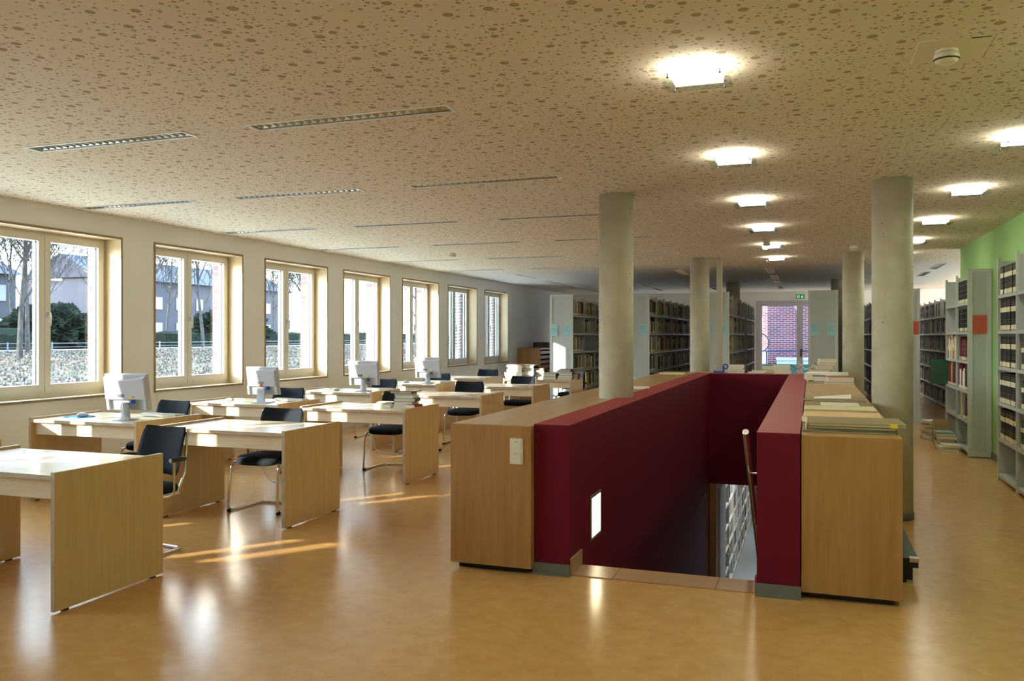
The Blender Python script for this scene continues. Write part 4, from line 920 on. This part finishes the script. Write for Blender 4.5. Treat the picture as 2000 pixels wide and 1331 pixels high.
def tree(x,y,h,sd,label,leaves=0,lean=0):
    r=random.Random(sd); t=thing('bare_tree',label,'tree',(x,y,gz(x)-.1)); tr=MB(); br=MB(); tips=[]; h*=1.0
    def grow(p,d,L,rad,dep):
        pts=[p]; n=4
        for i in range(n):
            wb_=.04 if dep==0 else .16; d=(d+Vector((r.uniform(-wb_,wb_),r.uniform(-wb_,wb_),r.uniform(-.02,.12)))).normalized(); pts.append(pts[-1]+d*L/n)
        rs=[rad*(1-.45*i/n) for i in range(n+1)]
        (tr if dep==0 else br).tube(pts,rs,'bark',5 if dep<2 else 3)
        if dep>=5: tips.append(pts[-1]); return
        k=(5,4,4,3,3)[dep]
        for i in range(k):
            q=pts[min(n,1+int((i+1)*(n-.01)/k))] if dep>0 else pts[2+min(2,i)] 
            a=r.uniform(0,2*PI); s_=r.uniform(.45,1.0); nd_=(d+Vector((math.cos(a)*s_,math.sin(a)*s_,r.uniform(-.1,.45)))).normalized()
            grow(q,nd_,L*r.uniform(.55,.78),max(.014,rs[-1]*r.uniform(.5,.75)),dep+1)
        grow(pts[-1],d,L*.7,rs[-1],dep+1)
    grow(Vector((0,0,0)),Vector((lean,lean,1)).normalized(),h*.42,h*.0125,0)
    tr.build('trunk',t); br.build('branches',t)['kind']='stuff'
    if leaves:
        lf=MB()
        for p in tips:
            if r.random()<leaves: 
                q=p+Vector((r.uniform(-.1,.1),)*3); lf.add([q,q+Vector((.06,.05,.0)),q+Vector((.02,.08,.07)),q+Vector((-.05,.03,.05))],[(0,1,2,3)],'leaf_yellow')
        lf.build('leaves',t)['kind']='stuff'
    return t
TR=[(-34,16.5,9,1,'slim bare tree outside the nearest window, leftmost',.15,0),(-29,16.5,11,2,'thick-trunked bare tree outside the nearest window',.1,0),(-34,22.5,11,3,'bare tree outside the nearest window, in front of the path',.25,0),(-31,26,10,4,'bare tree with a few yellow leaves outside the nearest window, right pane',.5,0),
(-26,26.5,11,5,'double-trunked bare tree outside the second window',.1,0),(-27,28,9,6,'slim bare tree beside the double-trunked one',.1,0),(-30,38,10,7,'bare tree outside the second window, right pane',.1,0),(-24,37,11,8,'bare tree outside the third window',.1,0),(-22,45,11,9,'bare tree with leaves outside the fourth window',.5,0),(-40,48,12,10,'bare tree beyond the path outside the third window',.1,0),(-47,31,13,11,'tall bare tree behind the hedge in the second window',.1,0),(-48,20,13,12,'tall bare tree behind the hedge in the nearest window',.1,0),(-30,19.6,8,13,'bare young tree outside the nearest window, left pane',.2,.1)]
PT={}
def put_tree(x,y,h,sd,label,leaves,lean):
    k=(sd%4,leaves>.3)
    if k not in PT: PT[k]=(tree(x,y,11,k[0]+20,label,.45 if k[1] else .1,0),11)
    else: dup(PT[k][0],(x,y,gz(x)-.1),sd*1.7,label)
    r_=PT[k][0] if False else None
for a in TR: put_tree(*a)
FT=[(-50,10),(-52,26),(-49,37),(-53,44),(-49,52),(-54,60),(-50,70),(-55,80),(-50,92),(-44,66),(-36,57),(-34,66),(-56,33),(-57,50),(-46,24),(-51,17),(-45,43),(-37,31.5),(-40,60),(-33,76)]
for i_,(x_,y_) in enumerate(FT): put_tree(x_,y_,12,i_+3,'bare tree %s the hedge, %s from the left of the background trees'%('behind' if x_<-43 else 'in front of',('first','second','third','fourth','fifth','sixth','seventh','eighth','ninth','tenth','eleventh','twelfth','thirteenth','fourteenth','fifteenth','sixteenth','seventeenth','eighteenth','nineteenth','twentieth')[sorted(FT,key=lambda q:q[1]/-q[0]).index((x_,y_))]),0,0)

# far houses
def house(x,y,w_,d_,h_,label,rz=0):
    t=thing('apartment_house',label,'building',(x,y,.75),rz)
    MB().box(-d_,0,-w_/2,w_/2,0,h_,'facade').build('wall',t)
    MB().prism([(0.4,-w_/2-.4,h_),(-d_-.4,-w_/2-.4,h_),(-d_/2,-w_/2-.4,h_+2.6)],(0,w_+.8,0),'roof').build('roof',t)
    for fl in range(int(h_/2.9)):
        k=int(w_/3.2)
        for i in range(k):
            y_=-w_/2+(i+.5)*w_/k
            f=MB().box(0,.05,y_-.65,y_+.65,.9+2.9*fl,2.4+2.9*fl,'facade_dark').build('window',t); MB().box(.05,.07,y_-.58,y_+.58,.97+2.9*fl,2.33+2.9*fl,'pane_white').build('pane',f)
    return t
house(-66,42,26,10,6.2,'pale apartment house behind the hedge in the nearest windows')
house(-70,85,34,10,7,'pale apartment house seen through the third window')
house(-70,8,22,10,5,'low house far left behind the trees')
lf=MB(); rl=random.Random(11)
for i in range(40000):
    x=-rl.uniform(18.5,38); y=rl.uniform(8,75)*(-x)/30; z=gz(x); s_=rl.uniform(.02,.05); a=rl.uniform(0,PI)
    c_,q_=math.cos(a)*s_,math.sin(a)*s_; h_=rl.uniform(.02,.09)
    lf.add([(x-c_,y-q_,z+.005),(x+c_,y+q_,z+.012),(x+c_*.6-q_*.3,y+q_*.6+c_*.3,z+h_),(x-c_*.6-q_*.3,y-q_*.6+c_*.3,z+h_)],[(0,1,2,3)],('leaf_tan','leaf_pale','leaf_dark','leaf_green')[rl.randrange(4)])
o=lf.build('fallen_leaves'); tag(o,'fallen leaves and grass tufts scattered over the lawn','leaves',None,'stuff')
# low park fence
t=thing('park_fence','low thin grey fence along the near side of the park path','fence',(-37.8,0,.74))
fb=MB().box(-.01,.01,-10,90,.42,.45,'fence_grey').box(-.01,.01,-10,90,.22,.24,'fence_grey').build('rail',t)
for i in range(34): MB().box(-.025,.025,-8+2.6*i,-7.94+2.6*i,-.1,.5,'fence_grey').build('post',t)
# behind the glass door: brick walls, railing, bicycle
YW=31.5
struct('wall_court',MB().box(-1.45,9,YW,YW+2.6,.15,9,'brick_red').box(-14,-.9,YW+4.6,YW+4.9,-.15,9,'brick_red').box(-1.45,9,YW-.02,YW+2.6,-.12,.15,'plaster'))
t=thing('garden_railing','blue-grey metal railing outside the glass door','railing',(0,29.3,0))
MB().box(-3,3,-.02,.02,1.03,1.08,'rail_blue').build('top_rail',t)
for x in (-2.2,-1.38,.9): MB().box(x-.025,x+.025,-.02,.02,-.12,1.03,'rail_blue').build('post',t)
MB().box(-3,3,-.01,.01,-.1,.62,'teal').build('lower_panel',t)
t=thing('planter_trough','pale metal trough behind the railing outside the glass door','trough',(-.1,30.6,0)); MB().box(-1.0,1.2,-.2,.2,-.12,.72,'pale_metal').build('body',t); MB().box(-1.02,1.22,-.22,.22,.72,.80,'pale_metal').build('rim',t)
t=thing('bicycle','bicycle standing outside behind the glass door, its wheel visible at the left','bicycle',(-1.72,31.15,.98))
for x in (0,-1.05):
    w_=MB().tube([(x+.33*math.cos(2*PI*i/32),0,.34+.33*math.sin(2*PI*i/32)) for i in range(32)],.022,'plastic_black',8,True)
    for i in range(14): a=2*PI*i/14; w_.tube([(x,0,.34),(x+.32*math.cos(a),0,.34+.32*math.sin(a))],.0025,'chrome',3)
    w_.build('wheel',t)
MB().tube([(0,0,.34),(-.12,0,.85),(-.68,0,.80),(-1.05,0,.34),(-.6,0,.30),(-.68,0,.80)],.016,'rail_blue',6).tube([(-.6,0,.3),(-.14,0,.78)],.016,'rail_blue',6).build('frame',t)
MB().tube([(-.12,-.25,.98),(-.12,.25,.98)],.012,'dark_metal',6).tube([(-.12,0,.85),(-.12,0,.98)],.012,'dark_metal',6).build('handlebar',t); MB().box(-.80,-.56,-.06,.06,.86,.92,'plastic_black').tube([(-.68,0,.8),(-.68,0,.87)],.012,'dark_metal',6).build('saddle',t)
struct('court_terrace',MB().box(-14,-1.45,30.75,36.1,-.12,.98,'plaster'))
t=thing('letterbox','grey wall box on the brick wall outside the glass door','letterbox',(-1.62,31.42,2.0)); MB().box(-.25,0,0,.12,-.22,.22,'pale_metal').build('body',t)
